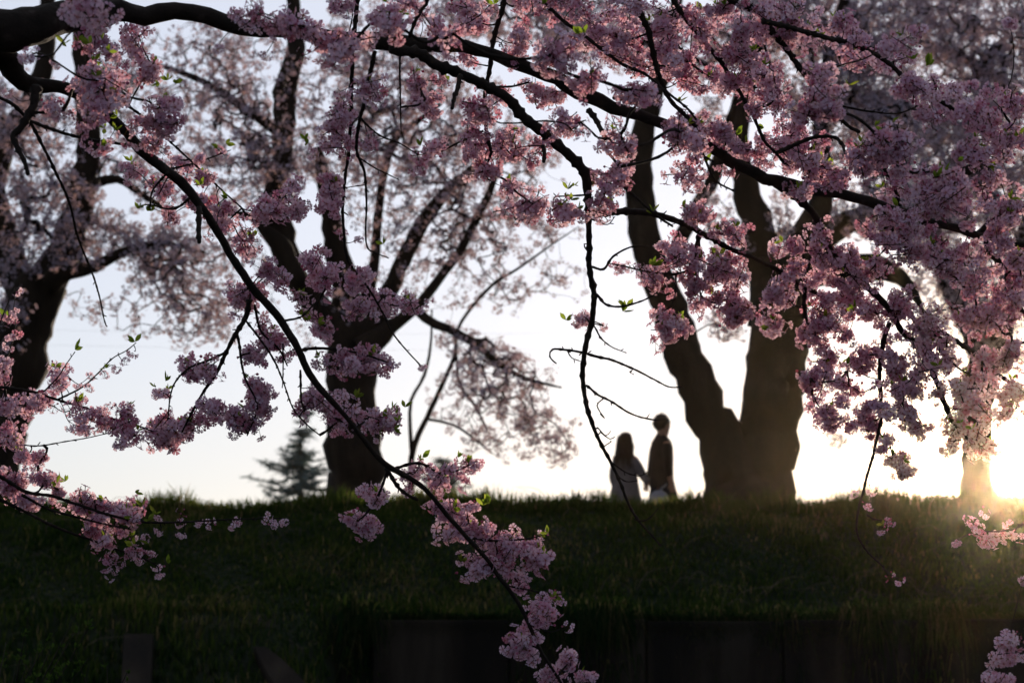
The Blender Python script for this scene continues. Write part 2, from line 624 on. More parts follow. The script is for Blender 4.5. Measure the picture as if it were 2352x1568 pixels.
def droop(n, xr, yr, seed):
    g = np.random.default_rng(seed)
    x = g.uniform(*xr, n); y = g.uniform(*yr, n)
    k = 0.5 + 0.5 * np.sin(x * 2.1 + np.sin(x * 5.3))
    L = g.uniform(.08, .42, n) * (.3 + k)
    z = hfun(x, y)
    s = np.stack([g.uniform(.003, .008, n), np.zeros(n), np.zeros(n)], -1)
    base = np.stack([x, y, z], -1)
    dx = g.normal(0, .3, n) * L
    m = base + np.stack([dx * .5, -L * .7, L * g.uniform(.1, .5, n)], -1)
    t = base + np.stack([dx, -L * 1.05, -L * g.uniform(-.1, .9, n)], -1)
    t[:, 1] = np.minimum(t[:, 1], 24.58)
    V_ = np.stack([base - s, base + s, m + s * .8, m - s * .8, t], 1).reshape(-1, 3)
    o = np.arange(n) * 5
    tone = np.clip(g.uniform(0, .9, n), 0, 1)
    return V_, np.stack([o, o + 1, o + 2, o + 3], -1), np.stack([o + 3, o + 2, o + 4], -1), np.concatenate([tone, tone])


def tallf(x):
    u = x / (K * 27.5) + 1176
    t = np.ones_like(x)
    for c, w, k in ((350, 40, .35), (430, 25, .45), (780, 40, .5), (1780, 60, .7), (2050, 110, .6), (1120, 30, .4)):
        t += k * np.exp(-((u - c) / w) ** 2)
    return t


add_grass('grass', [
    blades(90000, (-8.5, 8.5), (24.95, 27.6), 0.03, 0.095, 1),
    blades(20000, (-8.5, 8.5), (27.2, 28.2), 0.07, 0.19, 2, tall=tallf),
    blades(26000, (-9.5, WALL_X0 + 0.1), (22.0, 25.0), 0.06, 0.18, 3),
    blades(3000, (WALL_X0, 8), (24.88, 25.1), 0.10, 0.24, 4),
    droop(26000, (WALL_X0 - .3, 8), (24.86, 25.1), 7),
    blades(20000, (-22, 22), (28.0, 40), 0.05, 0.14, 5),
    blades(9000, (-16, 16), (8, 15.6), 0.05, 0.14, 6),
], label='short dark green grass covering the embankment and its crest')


gg = np.random.default_rng(91)
tb = []
for k in range(420):
    x_ = gg.uniform(-8, 8); y_ = gg.choice([gg.uniform(24.9, 27.4), gg.uniform(22.3, 25.2) if x_ < WALL_X0 else gg.uniform(24.9, 25.6)])
    z_ = float(hfun(np.array(x_), np.array(y_)))
    L = gg.uniform(.15, .55)
    a_ = gg.uniform(0, 2 * np.pi)
    p0 = np.array([x_, y_, z_])
    d_ = np.array([math.cos(a_) * .8, math.sin(a_) * .5, gg.uniform(.25, .9)])
    p1 = p0 + d_ * L * .5 + gg.normal(0, .03, 3)
    p2 = p0 + d_ * L + np.array([math.cos(a_) * .15, 0, -gg.uniform(0, .6) * L])
    tb.append(tube_arrays(catmull(np.array([(*p0, .004), (*p1, .003), (*p2, .0012)]), .08), 3, 0))
V_, Fs = join_tubes(tb)
M['dry'] = mat_bump('dry_stalk', [(0.3, (0.06, 0.045, 0.03)), (0.7, (0.14, 0.11, 0.08))], 9)
link('dry_stalks', np_mesh('dry_stalks', V_, Fs, [M['dry']]), kind='stuff', label='thin dry weed stalks tangled across the dark bank', cat='weeds')

# ------------------------------------------------------------------ blossom prototypes
def rot_to(d, g):
    """rotation matrix with z axis = d and random spin"""
    d = d / np.linalg.norm(d)
    a = np.array([1.0, 0, 0]) if abs(d[0]) < 0.8 else np.array([0, 1.0, 0])
    x_ = np.cross(a, d); x_ /= np.linalg.norm(x_)
    y_ = np.cross(d, x_)
    s = g.uniform(0, 2 * np.pi)
    c, sn = math.cos(s), math.sin(s)
    return np.stack([c * x_ + sn * y_, -sn * x_ + c * y_, d], 1)


def flower(g, rad, cup, petals=5):
    """open blossom facing +z, centre at origin"""
    V_, T_, m_ = [], [], []
    for k in range(petals):
        a = 2 * math.pi * k / petals + g.uniform(-.1, .1)
        c = cup + g.uniform(-.12, .12)
        L = rad * g.uniform(.9, 1.08)
        w = L * 0.42
        # (radial, side, lift)
        pr = [(0.06, 0, 0), (0.42, -0.52, .0), (0.82, -0.95, 0), (1.0, -0.42, 0), (0.90, 0, 0), (1.0, 0.42, 0), (0.82, 0.95, 0), (0.42, 0.52, 0), (0.55, 0, 0)]
        o = len(V_)
        ca, sa = math.cos(a), math.sin(a)
        for (r_, s_, _) in pr:
            rr_ = r_ * L
            z_ = math.sin(c) * rr_ - 0.22 * L * (r_ ** 2) * 0.6 + abs(s_) * 0.08 * L
            rh = math.cos(c) * rr_
            ss = s_ * w
            V_.append((ca * rh - sa * ss, sa * rh + ca * ss, z_))
        for q_ in range(8):
            if q_ < 7:
                T_.append((o + 8, o + q_, o + q_ + 1))
            else:
                T_.append((o + 8, o + 7, o))
            m_.append(3 if q_ in (0, 7) else 0)
    # heart: stamens as thin slivers
    o = len(V_)
    for k in range(6):
        a = g.uniform(0, 2 * math.pi)
        l = rad * g.uniform(.25, .42)
        w = rad * 0.05
        dx, dy = math.cos(a), math.sin(a)
        V_ += [(-dy * w, dx * w, 0), (dy * w, -dx * w, 0), (dx * l * .8, dy * l * .8, l * .7)]
        T_.append((o, o + 1, o + 2)); m_.append(2)
        o += 3
    # sepals: small dark star behind the petals
    o = len(V_)
    for k in range(5):
        a = 2 * math.pi * (k + .5) / 5
        dx, dy = math.cos(a), math.sin(a)
        w = rad * 0.10
        V_ += [(-dy * w, dx * w, -rad * .05), (dy * w, -dx * w, -rad * .05), (dx * rad * .44, dy * rad * .44, rad * .02)]
        T_.append((o, o + 1, o + 2)); m_.append(2)
        o += 3
    return np.array(V_), np.array(T_), np.array(m_)


def bud(g, rad):
    """closed bud pointing +z"""
    V_, T_, m_ = [], [], []
    prof = [(0, 0), (0.55, .35), (.62, .75), (.35, 1.2), (0, 1.45)]
    s = 6
    for (r_, z_) in prof:
        for k in range(s):
            a = 2 * math.pi * k / s
            V_.append((math.cos(a) * r_ * rad, math.sin(a) * r_ * rad, z_ * rad))
    for i_ in range(len(prof) - 1):
        for k in range(s):
            a_ = i_ * s + k
            b_ = i_ * s + (k + 1) % s
            T_ += [(a_, b_, b_ + s), (a_, b_ + s, a_ + s)]
            m_ += [0, 0]
    return np.array(V_), np.array(T_), np.array(m_)


def stalk(p0, p1, r, g):
    mid = (p0 + p1) / 2 + np.array([0, 0, -0.12]) * np.linalg.norm(p1 - p0)
    pts = [p0, mid, p1]
    V_, T_ = [], []
    for p, rr_ in zip(pts, (r, r, r * 2.2)):
        for k in range(3):
            a = 2 * math.pi * k / 3
            V_.append(p + np.array([math.cos(a) * rr_, math.sin(a) * rr_, 0.4 * rr_ * math.sin(a * 2)]))
    for i_ in range(2):
        for k in range(3):
            a_ = i_ * 3 + k
            b_ = i_ * 3 + (k + 1) % 3
            T_ += [(a_, b_, b_ + 3), (a_, b_ + 3, a_ + 3)]
    return np.array(V_), np.array(T_), np.full(len(T_), 1)


def make_cluster(seed, nf, rad, fr, buds=1, simple=False, squash=1.0):
    """ball of blossoms whose stalks meet at the origin"""
    g = np.random.default_rng(seed)
    Vs, Ts, ms, tn = [], [], [], []
    o = 0

    def put(V_, T_, m_, tone):
        nonlocal o
        m_ = np.array(m_)
        inner = m_ == 3                      # petal base: deeper pink
        m_[inner] = 0
        Vs.append(V_); Ts.append(T_ + o); ms.append(m_); tn.append(np.where(inner, tone * .65, tone))
        o += len(V_)
    ga = math.pi * (3 - math.sqrt(5))
    ph = g.uniform(0, 6)
    for k in range(nf):
        z_ = 1 - 2 * (k + .5) / nf
        z_ = z_ * 0.95 - 0.12
        z_ = max(-1, min(1, z_))
        a = ga * k + ph + g.uniform(-.3, .3)
        q_ = math.sqrt(1 - z_ * z_)
        d = np.array([q_ * math.cos(a), q_ * math.sin(a), z_ * squash])
        d += g.normal(0, .16, 3)
        d /= np.linalg.norm(d)
        L = rad * g.uniform(.60, 1.10)
        c = d * L
        c[2] -= 0.10 * rad
        face = d + g.normal(0, .22, 3) + np.array([0, 0, -0.15])
        Rm = rot_to(face, g)
        isb = g.uniform() < 0.07 * buds
        tone = g.uniform(0.25, 1.0)
        if isb:
            V_, T_, m_ = bud(g, fr * 0.55)
            put(V_ @ Rm.T + c, T_, m_, g.uniform(0, .15))
        else:
            V_, T_, m_ = flower(g, fr * g.uniform(.88, 1.08), g.uniform(-.05, .6))
            if simple:
                keep = (m_ == 0) | (m_ == 3)
                T_, m_ = T_[keep], m_[keep]
            put(V_ @ Rm.T + c, T_, m_, tone)
        if not simple:
            V_, T_, m_ = stalk(np.zeros(3), c - Rm[:, 2] * fr * 0.05, 0.0011, g)
            put(V_, T_, m_, g.uniform(0, 1))
    return np.vstack(Vs), np.vstack(Ts), np.concatenate(ms), np.concatenate(tn)


def make_spray(seed, nsp, per, fr=0.0208, spread=0.036, budp=.10, ped=0.030):
    """short spur twig carrying several hanging umbels of blossom"""
    g = np.random.default_rng(seed)
    Vs, Ts, ms, tn = [], [], [], []
    o = 0

    def put(V_, T_, m_, tone):
        nonlocal o
        m_ = np.array(m_)
        inner = m_ == 3
        m_[inner] = 0
        Vs.append(V_); Ts.append(T_ + o); ms.append(m_); tn.append(np.where(inner, tone * .65, tone))
        o += len(V_)
    ax = np.array([1.0, g.normal(0, .5), g.normal(0, .45)])
    ax /= np.linalg.norm(ax)
    for i_ in range(nsp):
        c0 = ax * ((i_ - (nsp - 1) / 2) * spread) + g.normal(0, .008, 3)
        base_t = g.uniform(.25, .95)
        n_ = max(2, per + g.integers(-1, 2))
        for k in range(n_):
            a = 2 * np.pi * (k + g.uniform(-.3, .3)) / n_
            el = g.uniform(-1.1, .75)
            d = np.array([math.cos(a) * math.cos(el), math.sin(a) * math.cos(el), math.sin(el)])
            c = c0 + d * ped * g.uniform(.65, 1.15) + np.array([0, 0, -.006])
            face = d + g.normal(0, .25, 3) + np.array([0, 0, -.1])
            Rm = rot_to(face, g)
            if g.uniform() < budp:
                V_, T_, m_ = bud(g, fr * .5)
                put(V_ @ Rm.T + c, T_, m_, g.uniform(0, .12))
            else:
                V_, T_, m_ = flower(g, fr * g.uniform(.90, 1.10), g.uniform(.0, .5))
                put(V_ @ Rm.T + c, T_, m_, np.clip(base_t + g.uniform(-.25, .25), .12, 1))
            V_, T_, m_ = stalk(c0, c - Rm[:, 2] * fr * .05, .0010, g)
            put(V_, T_, m_, g.uniform(0, 1))
    p = np.array([np.append(ax * (-(nsp / 2) * spread), .0022), np.append(ax * 0 + g.normal(0, .002, 3), .002), np.append(ax * (nsp / 2) * spread, .0014)])
    V_, Q_, T_ = tube_arrays(p, 4, 0)
    T_ = np.vstack([Q_[:, :3], Q_[:, [0, 2, 3]], T_])
    put(V_, T_, np.full(len(T_), 4), 0)
    return np.vstack(Vs), np.vstack(Ts), np.concatenate(ms), np.concatenate(tn)


PM = [M['petal'], M['stem'], M['heart'], M['heart'], M['bark']]
protos = []
for s in range(12):
    nf = [12, 14, 17, 12, 16, 18, 10, 15, 17, 13, 9, 16][s]
    protos.append(make_spray(100 + s, [3, 4, 3, 2, 4, 3, 2, 3, 4, 3, 2, 3][s], [5, 4, 6, 5, 5, 5, 6, 5, 4, 4, 4, 6][s]))
bud_proto = make_spray(300, 2, 3, .014, .02, .7, .024)
sparse_proto = make_spray(301, 1, 5, .0185, .02, .2)
protos += [sparse_proto, bud_proto]
proto_me = [np_mesh('blossom_cluster', p[0], [p[1]], PM, p[2], p[3]) for p in protos]


def leaf_sprig(seed, n=5, L=0.034):
    g = np.random.default_rng(seed)
    Vs, Ts, tn = [], [], []
    o = 0
    for k in range(n):
        d = np.array([g.normal(0, .5), g.normal(0, .5), g.uniform(.4, 1)])
        Rm = rot_to(d, g)
        l = L * g.uniform(.6, 1.2)
        w = l * .22
        pr = [(0, 0, 0), (l * .3, -w * .85, .1), (l * .3, w * .85, .1), (l * .62, -w, .1), (l * .62, w, .1), (l, 0, 0), (l * .3, 0, -.15), (l * .62, 0, -.15)]
        V_ = np.array([(s_, c_ * w * 2 + 0.15 * a_ ** 2 / l, a_) for a_, s_, c_ in pr]) @ Rm.T
        T_ = np.array([(0, 1, 6), (0, 6, 2), (1, 3, 7), (1, 7, 6), (6, 7, 4), (6, 4, 2), (3, 5, 7), (7, 5, 4)])
        Vs.append(V_); Ts.append(T_ + o); tn.append(np.full(8, g.uniform()))
        o += len(V_)
    return np.vstack(Vs), np.vstack(Ts), np.concatenate(tn)


leaf_me = []
for s in range(5):
    v_, t_, n_ = leaf_sprig(400 + s, 3 + s % 3)
    leaf_me.append(np_mesh('leaf_sprig', v_, [t_], [M['leaf']], tone=n_))


def scatter_mesh(name, protos_, pos, rots, scl, which, mats):
    """numpy-join transformed prototypes"""
    Vs, Ts, ms, tn = [], [], [], []
    o = 0
    for p, Rm, s, w in zip(pos, rots, scl, which):
        V_, T_, m_, t_ = protos_[w]
        Vs.append((V_ @ Rm.T) * s + p)
        Ts.append(T_ + o)
        ms.append(m_)
        tn.append(t_)
        o += len(V_)
    return np_mesh(name, np.vstack(Vs), [np.vstack(Ts)], mats, np.concatenate(ms), np.concatenate(tn))


def rand_rot(g, tilt=0.5):
    a = g.uniform(0, 2 * np.pi)
    c, s = math.cos(a), math.sin(a)
    Rz = np.array([[c, -s, 0], [s, c, 0], [0, 0, 1]])
    t = g.normal(0, tilt)
    c, s = math.cos(t), math.sin(t)
    Rx = np.array([[1, 0, 0], [0, c, -s], [0, s, c]])
    return Rx @ Rz


def prim_twigs(anchors, nodes, maxlen):
    """minimum spanning growth of nodes from anchor points -> list of (start, end) index pairs, sizes"""
    n = len(nodes)
    best = np.full(n, 1e9)
    par = np.full(n, -1)
    for i0 in range(0, n, 500):
        d = np.linalg.norm(nodes[i0:i0 + 500, None, :] - anchors[None], axis=2)
        par[i0:i0 + 500] = -1 - d.argmin(1)
        best[i0:i0 + 500] = d.min(1)
    done = np.zeros(n, bool)
    order = []
    for _ in range(n):
        k = np.where(done, 1e9, best).argmin()
        done[k] = True
        order.append(k)
        d = np.linalg.norm(nodes - nodes[k], axis=1) * 1.0 + 0.02
        m = (~done) & (d < best)
        best[m] = d[m]
        par[m] = k
    size = np.ones(n)
    for k in reversed(order):
        if par[k] >= 0:
            size[par[k]] += size[k]
    return par, size, order


def twig_tubes(anchors, nodes, par, size, r0, rmax, sides=4, g=rng, sag=0.1, minlen=0, shift=None):
    out = []
    th = np.linspace(0, 2 * np.pi, sides, endpoint=False)
    for k in range(len(nodes)):
        a = anchors[-1 - par[k]] if par[k] < 0 else nodes[par[k]]
        b = nodes[k]
        L = np.linalg.norm(b - a)
        if L < 1e-4:
            continue
        r1 = min(rmax, r0 * size[k] ** 0.4)
        n_ = max(3, min(7, int(L / (12 * r0)) + 2))
        t = np.linspace(0, 1, n_)[:, None]
        p = a * (1 - t) + b * t
        off = g.normal(0, 0.07 * L, 3)
        off[2] -= sag * L * 0.5
        p = p + np.sin(np.pi * t) * off + np.sin(2 * np.pi * t) * g.normal(0, 0.03 * L, 3)
        rr_ = r1 * (1.15 - 0.3 * t[:, 0]) * (1 + 0.15 * np.sin(np.arange(n_) * 2.4))
        out.append(tube_arrays(np.column_stack([p, rr_]), sides, 0))
    return out


# ------------------------------------------------------------------ background trees
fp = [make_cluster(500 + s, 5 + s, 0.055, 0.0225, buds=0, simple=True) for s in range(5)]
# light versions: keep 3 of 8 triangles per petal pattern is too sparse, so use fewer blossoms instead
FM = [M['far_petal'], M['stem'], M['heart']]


def in_strokes(strokes, g, Y0, dY, rc):
    pts = []
    for st in strokes:
        dens, r = st[0], st[1]
        pl = st[2]
        dy = st[3] if len(st) > 3 else 0
        L = sum(math.hypot(b[0] - a[0], b[1] - a[1]) for a, b in zip(pl, pl[1:]))
        area = L * 2 * r + math.pi * r * r
        n = max(1, int(2.1 * dens * area / (math.pi * rc * rc)))
        segs = list(zip(pl, pl[1:])) or [(pl[0], pl[0])]
        w = np.array([math.hypot(b[0] - a[0], b[1] - a[1]) + 1e-3 for a, b in segs])
        for _ in range(n):
            s_ = segs[g.choice(len(segs), p=w / w.sum())]
            t = g.uniform(-0.1, 1.1) if len(pl) > 1 else 0
            a_ = g.uniform(0, 2 * np.pi)
            q_ = r * math.sqrt(g.uniform()) * (1 if g.uniform() < .85 else 1.3)
            u = s_[0][0] * (1 - t) + s_[1][0] * t + q_ * math.cos(a_)
            v = s_[0][1] * (1 - t) + s_[1][1] * t + q_ * math.sin(a_)
            Yw = Y0 + dy + g.uniform(-dY, dY)
            # ragged gaps
            p = P(u, v, Yw)
            if mnoise.noise(Vector((p.x, p.z, Yw * .3)) * 2.2) < -0.22 and g.uniform() < .85:
                continue
            pts.append(p)
    return np.array([(p.x, p.y, p.z) for p in pts])


def bg_tree(label, parts, strokes, Y0, dY, seed, name='cherry_tree', twr=0.0026, dk=1.0, group='blossoming cherry trees on the embankment', scale=1.0, rc=9.0):
    g = np.random.default_rng(seed)
    b = parts[0][1]
    base = P(b[0][0], b[0][1], Y0)
    t = empty(name, (base.x, base.y, 2.8), label, 'tree', group)
    anch = []
    for nm, pts, yo in parts:
        full = [(p[0], p[1], p[2], Y0 + (p[3] if len(p) > 3 else yo)) for p in pts]
        path = catmull(path3(full), 0.12)
        rmean = path[:, 3].mean()
        sides = 20 if rmean > .12 else 10
        V_, Q_, T_ = tube_arrays(path, sides, 0.13 if nm == 'trunk' else 0.15, wob=.3, nscale=1.1)
        link(nm, np_mesh(nm, V_, [Q_, T_], [M['trunk']]), t)
        anch.append(path[:, :3])
    anch = np.vstack(anch)
    anch = anch[anch[:, 2] > 3.6]
    nodes = in_strokes([(st[0] * dk,) + tuple(st[1:]) for st in strokes], g, Y0, dY, rc)
    if len(nodes):
        par, size, order = prim_twigs(anch, nodes, 1)
        tw = twig_tubes(anch, nodes, par, size, twr, 0.035, 3, g)
        V_, Fs = join_tubes(tw)
        link('twigs', np_mesh('twigs', V_, Fs, [M['trunk']]), t, kind='stuff')
        n = len(nodes)
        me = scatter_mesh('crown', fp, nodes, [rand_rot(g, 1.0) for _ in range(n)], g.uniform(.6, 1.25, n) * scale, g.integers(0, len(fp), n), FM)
        link('crown', me, t, kind='stuff')
    return t


# centre-left tree (thick trunk behind the diagonal branch)
bg_tree('blossoming cherry tree with a thick dark trunk left of centre, its limbs fanning out', [
    ('trunk', [(815, 1175, 74), (814, 1140, 68), (814, 1100, 66), (812, 1000, 64), (806, 900, 56), (806, 830, 60), (812, 770, 62), (815, 740, 40)], 0),
    ('limb', [(800, 800, 40), (760, 745, 34), (710, 680, 30), (672, 620, 30), (645, 540, 32), (632, 460, 28), (645, 380, 24), (652, 300, 26), (655, 210, 28), (675, 130, 22), (680, 60, 18), (668, -20, 14), (650, -90, 8)], 0),
    ('limb', [(810, 790, 44), (795, 680, 34), (775, 590, 30), (762, 500, 24), (745, 420, 18), (730, 340, 10)], 0.3),
    ('limb', [(830, 790, 40), (870, 720, 22), (915, 620, 19), (955, 540, 17), (1000, 470, 16), (1050, 420, 13), (1120, 360, 9), (1180, 290, 4)], -0.2),
    ('limb', [(840, 800, 36), (900, 750, 17), (960, 700, 12), (1010, 640, 11), (1060, 570, 10), (1095, 500, 9), (1125, 440, 8), (1150, 370, 6), (1165, 300, 3)], -0.4),
    ('limb', [(930, 680, 12), (975, 730, 11), (1030, 755, 10), (1085, 785, 10), (1140, 830, 7), (1210, 870, 5), (1290, 890, 2)], -0.5),
    ('limb', [(690, 650, 22), (640, 560, 24), (600, 520, 12), (560, 490, 8), (480, 500, 4)], -0.3),
    ('limb', [(650, 310, 14), (600, 275, 12), (540, 235, 11), (490, 200, 8), (445, 178, 8), (395, 160, 6), (300, 130, 3)], 0.2),
    ('limb', [(835, 720, 20), (860, 600, 12), (870, 480, 10), (900, 330, 10), (960, 280, 7), (1010, 240, 4)], 0.5),
    ('limb', [(1085, 703, 4), (1130, 655, 4), (1200, 610, 3), (1270, 560, 2), (1330, 520, 1)], -0.5),
], [
    (.75, 95, [(380, 150), (560, 130), (620, 200)]),
    (.8, 95, [(420, 280), (600, 320), (560, 250)]),
    (.8, 80, [(460, 420), (620, 400), (680, 330)]),
    (.55, 70, [(480, 560), (600, 640)]),
    (1.25, 95, [(740, 200), (900, 160), (1000, 150)]),
    (1.15, 95, [(720, 330), (900, 330), (1080, 260)]),
    (.85, 85, [(850, 470), (1000, 420), (1200, 420)]),
    (.65, 65, [(900, 570), (1060, 540), (1260, 540)]),
    (.6, 55, [(1080, 330), (1240, 330)]),
    (.5, 35, [(960, 640), (1050, 480)]),
    (.32, 60, [(1000, 660), (1150, 660), (1300, 640)]),
    (1.2, 40, [(1040, 780), (1150, 830), (1230, 870)]),
    (.8, 50, [(1060, 860), (1180, 940), (1290, 1000)]),
    (.35, 40, [(1050, 960), (1150, 1010), (1290, 1030)]),
    (.5, 50, [(760, 60), (900, 40)]),
    (.25, 50, [(700, 780), (850, 640)]),
], 29.6, 1.6, 11, dk=1.0)

# left tree
bg_tree('leaning cherry tree at the left edge with deeply shaded blossom masses', [
    ('trunk', [(-5, 1190, 52), (-5, 1140, 48), (0, 1050, 44), (18, 950, 52), (35, 860, 62), (48, 780, 66), (72, 700, 64), (100, 640, 58)], 0),
    ('limb', [(90, 680, 50), (140, 590, 40), (175, 500, 34), (195, 400, 30), (205, 300, 27), (195, 200, 26), (188, 100, 24), (190, 20, 20), (200, -60, 14)], 0),
    ('limb', [(70, 700, 44), (30, 610, 36), (0, 520, 34), (-15, 430, 30), (10, 330, 26), (70, 230, 24), (100, 150, 22), (110, 80, 20), (110, -20, 16)], 0.2),
    ('limb', [(110, 650, 34), (160, 625, 20), (220, 610, 14), (300, 570, 10), (380, 560, 7), (470, 580, 4)], -0.3),
    ('limb', [(215, 420, 14), (270, 410, 9), (330, 450, 7), (400, 490, 4)], -0.4),
], [
    (1.3, 85, [(0, 250), (120, 300)]),
    (1.3, 90, [(20, 420), (180, 470)]),
    (1.2, 60, [(0, 590), (150, 560), (250, 540)]),
    (1.3, 55, [(240, 560), (380, 570), (460, 600)]),
    (1.1, 50, [(330, 640), (430, 670), (500, 700)]),
    (.3, 45, [(180, 700), (300, 730), (420, 760)]),
    (.8, 50, [(420, 720), (520, 740)]),
    (.6, 60, [(260, 350), (350, 420), (400, 470)]),
    (.6, 60, [(20, 680), (40, 760)]),
    (.7, 60, [(280, 250), (260, 150)]),
], 28.9, 1.4, 12, dk=1.15)

# twin-trunk tree
bg_tree('massive twin-trunked cherry tree right of the couple, silhouetted', [
    ('trunk', [(1742, 1190, 92), (1744, 1150, 84), (1752, 1090, 74), (1762, 1020, 68), (1768, 950, 68), (1778, 880, 72), (1788, 800, 68), (1790, 740, 62), (1782, 680, 56)], 0),
    ('trunk', [(1715, 1180, 92), (1694, 1120, 74), (1668, 1050, 58), (1636, 970, 50), (1605, 885, 47), (1570, 805, 44), (1545, 730, 42), (1512, 640, 38), (1482, 555, 36), (1470, 460, 34), (1468, 380, 32), (1478, 300, 27), (1500, 230, 22), (1535, 110, 18), (1555, 10, 14), (1560, -80, 8)], -0.15),
    ('limb', [(1780, 740, 56), (1762, 660, 44), (1748, 590, 42), (1735, 520, 38), (1718, 450, 33), (1705, 390, 26), (1700, 320, 20), (1720, 200, 16), (1750, 80, 10)], 0.1),
    ('limb', [(1800, 740, 54), (1815, 660, 44), (1840, 580, 40), (1870, 500, 34), (1890, 430, 22), (1890, 350, 20), (1885, 260, 18), (1900, 150, 14), (1930, 30, 12), (1960, -60, 8)], -0.2),
    ('limb', [(1560, 560, 18), (1600, 480, 17), (1640, 400, 17), (1660, 330, 16), (1690, 250, 15), (1705, 190, 14), (1750, 90, 10)], 0.4),
    ('limb', [(1840, 610, 34), (1900, 540, 30), (1980, 500, 26), (2060, 470, 20), (2150, 420, 16), (2250, 380, 12)], 0.5),
    ('limb', [(1850, 640, 30), (1930, 620, 28), (2010, 610, 32), (2070, 640, 18), (2110, 690, 9), (2130, 740, 2)], 0.2),
], [
    (1.2, 60, [(1040, 30), (1250, 40)], 1),
    (1.2, 75, [(1270, 60), (1480, 80)], 1),
    (1.1, 80, [(1580, 120), (1760, 60)], 1),
    (1.6, 100, [(1780, 20), (2060, 40)], .5),
    (1.7, 100, [(1860, 180), (2020, 180)], .5),
    (1.6, 100, [(1960, 310), (2120, 330)], .5),
    (.4, 45, [(1640, 460), (1690, 580)], 0),
    (.6, 30, [(1790, 450), (1800, 560)], 0),
    (1.0, 70, [(1960, 480), (2120, 500)], 0),
    (.5, 30, [(1640, 740), (1690, 770)], .5),
    (.5, 40, [(1620, 240), (1640, 330)], .5),
], 28.4, 1.3, 13, dk=1.7)

# right tree by the sun
bg_tree('cherry tree at the right edge beside the low sun, weeping blossom above', [
    ('trunk', [(2246, 1190, 62), (2244, 1140, 42), (2242, 1080, 33), (2242, 1010, 33), (2246, 930, 36), (2262, 850, 40), (2280, 760, 36)], 0),
    ('limb', [(2262, 880, 30), (2240, 790, 26), (2200, 700, 22), (2160, 600, 18), (2150, 500, 16), (2190, 380, 14), (2250, 250, 12), (2280, 120, 10)], 0),
    ('limb', [(2285, 780, 34), (2310, 680, 28), (2350, 560, 24), (2400, 420, 18), (2420, 300, 14)], .3),
    ('limb', [(2420, 300, 14), (2340, 220, 12), (2260, 160, 14), (2180, 120, 12), (2110, 95, 8)], .5),
], [
    (1.5, 100, [(2120, 60), (2352, 40)]),
    (1.3, 90, [(2160, 200), (2352, 180)]),
    (1.6, 90, [(2180, 340), (2352, 330)]),
    (1.5, 80, [(2140, 460), (2352, 460)]),
    (1.0, 70, [(2140, 590), (2352, 600)]),
    (.8, 60, [(2150, 700), (2330, 720)]),
    (.5, 20, [(1905, 1005), (1940, 1010)]),
    (.6, 40, [(2230, 800), (2340, 800)]),
], 30.2, 1.3, 14, dk=1.7)

# slim young tree behind
bg_tree('slim young cherry tree with forked stem between the thick trunk and the couple', [
    ('trunk', [(943, 1180, 8), (944, 1100, 8), (946, 1050, 7.5), (961, 999, 6.5), (982, 957, 6), (1016, 882, 5.5), (1044, 820, 5), (1051, 758, 4), (1085, 703, 3.5), (1120, 665, 3)], 0),
    ('limb', [(947, 1050, 6), (942, 980, 4.5), (944, 920, 4), (975, 861, 4), (989, 792, 3.2), (992, 710, 2)], 0),
    ('limb', [(985, 962, 3.5), (1040, 975, 3), (1080, 1000, 3), (1130, 1040, 2)], 0),
    ('limb', [(1046, 790, 3.5), (1056, 880, 3.5), (1090, 930, 3.5), (1120, 990, 2.5)], 0),
], [
    (.35, 50, [(1020, 920), (1120, 900), (1230, 960)]),
    (.3, 40, [(1060, 1000), (1180, 1040)]),
], 33.0, .8, 15, group='blossoming cherry trees on the embankment', twr=0.003)


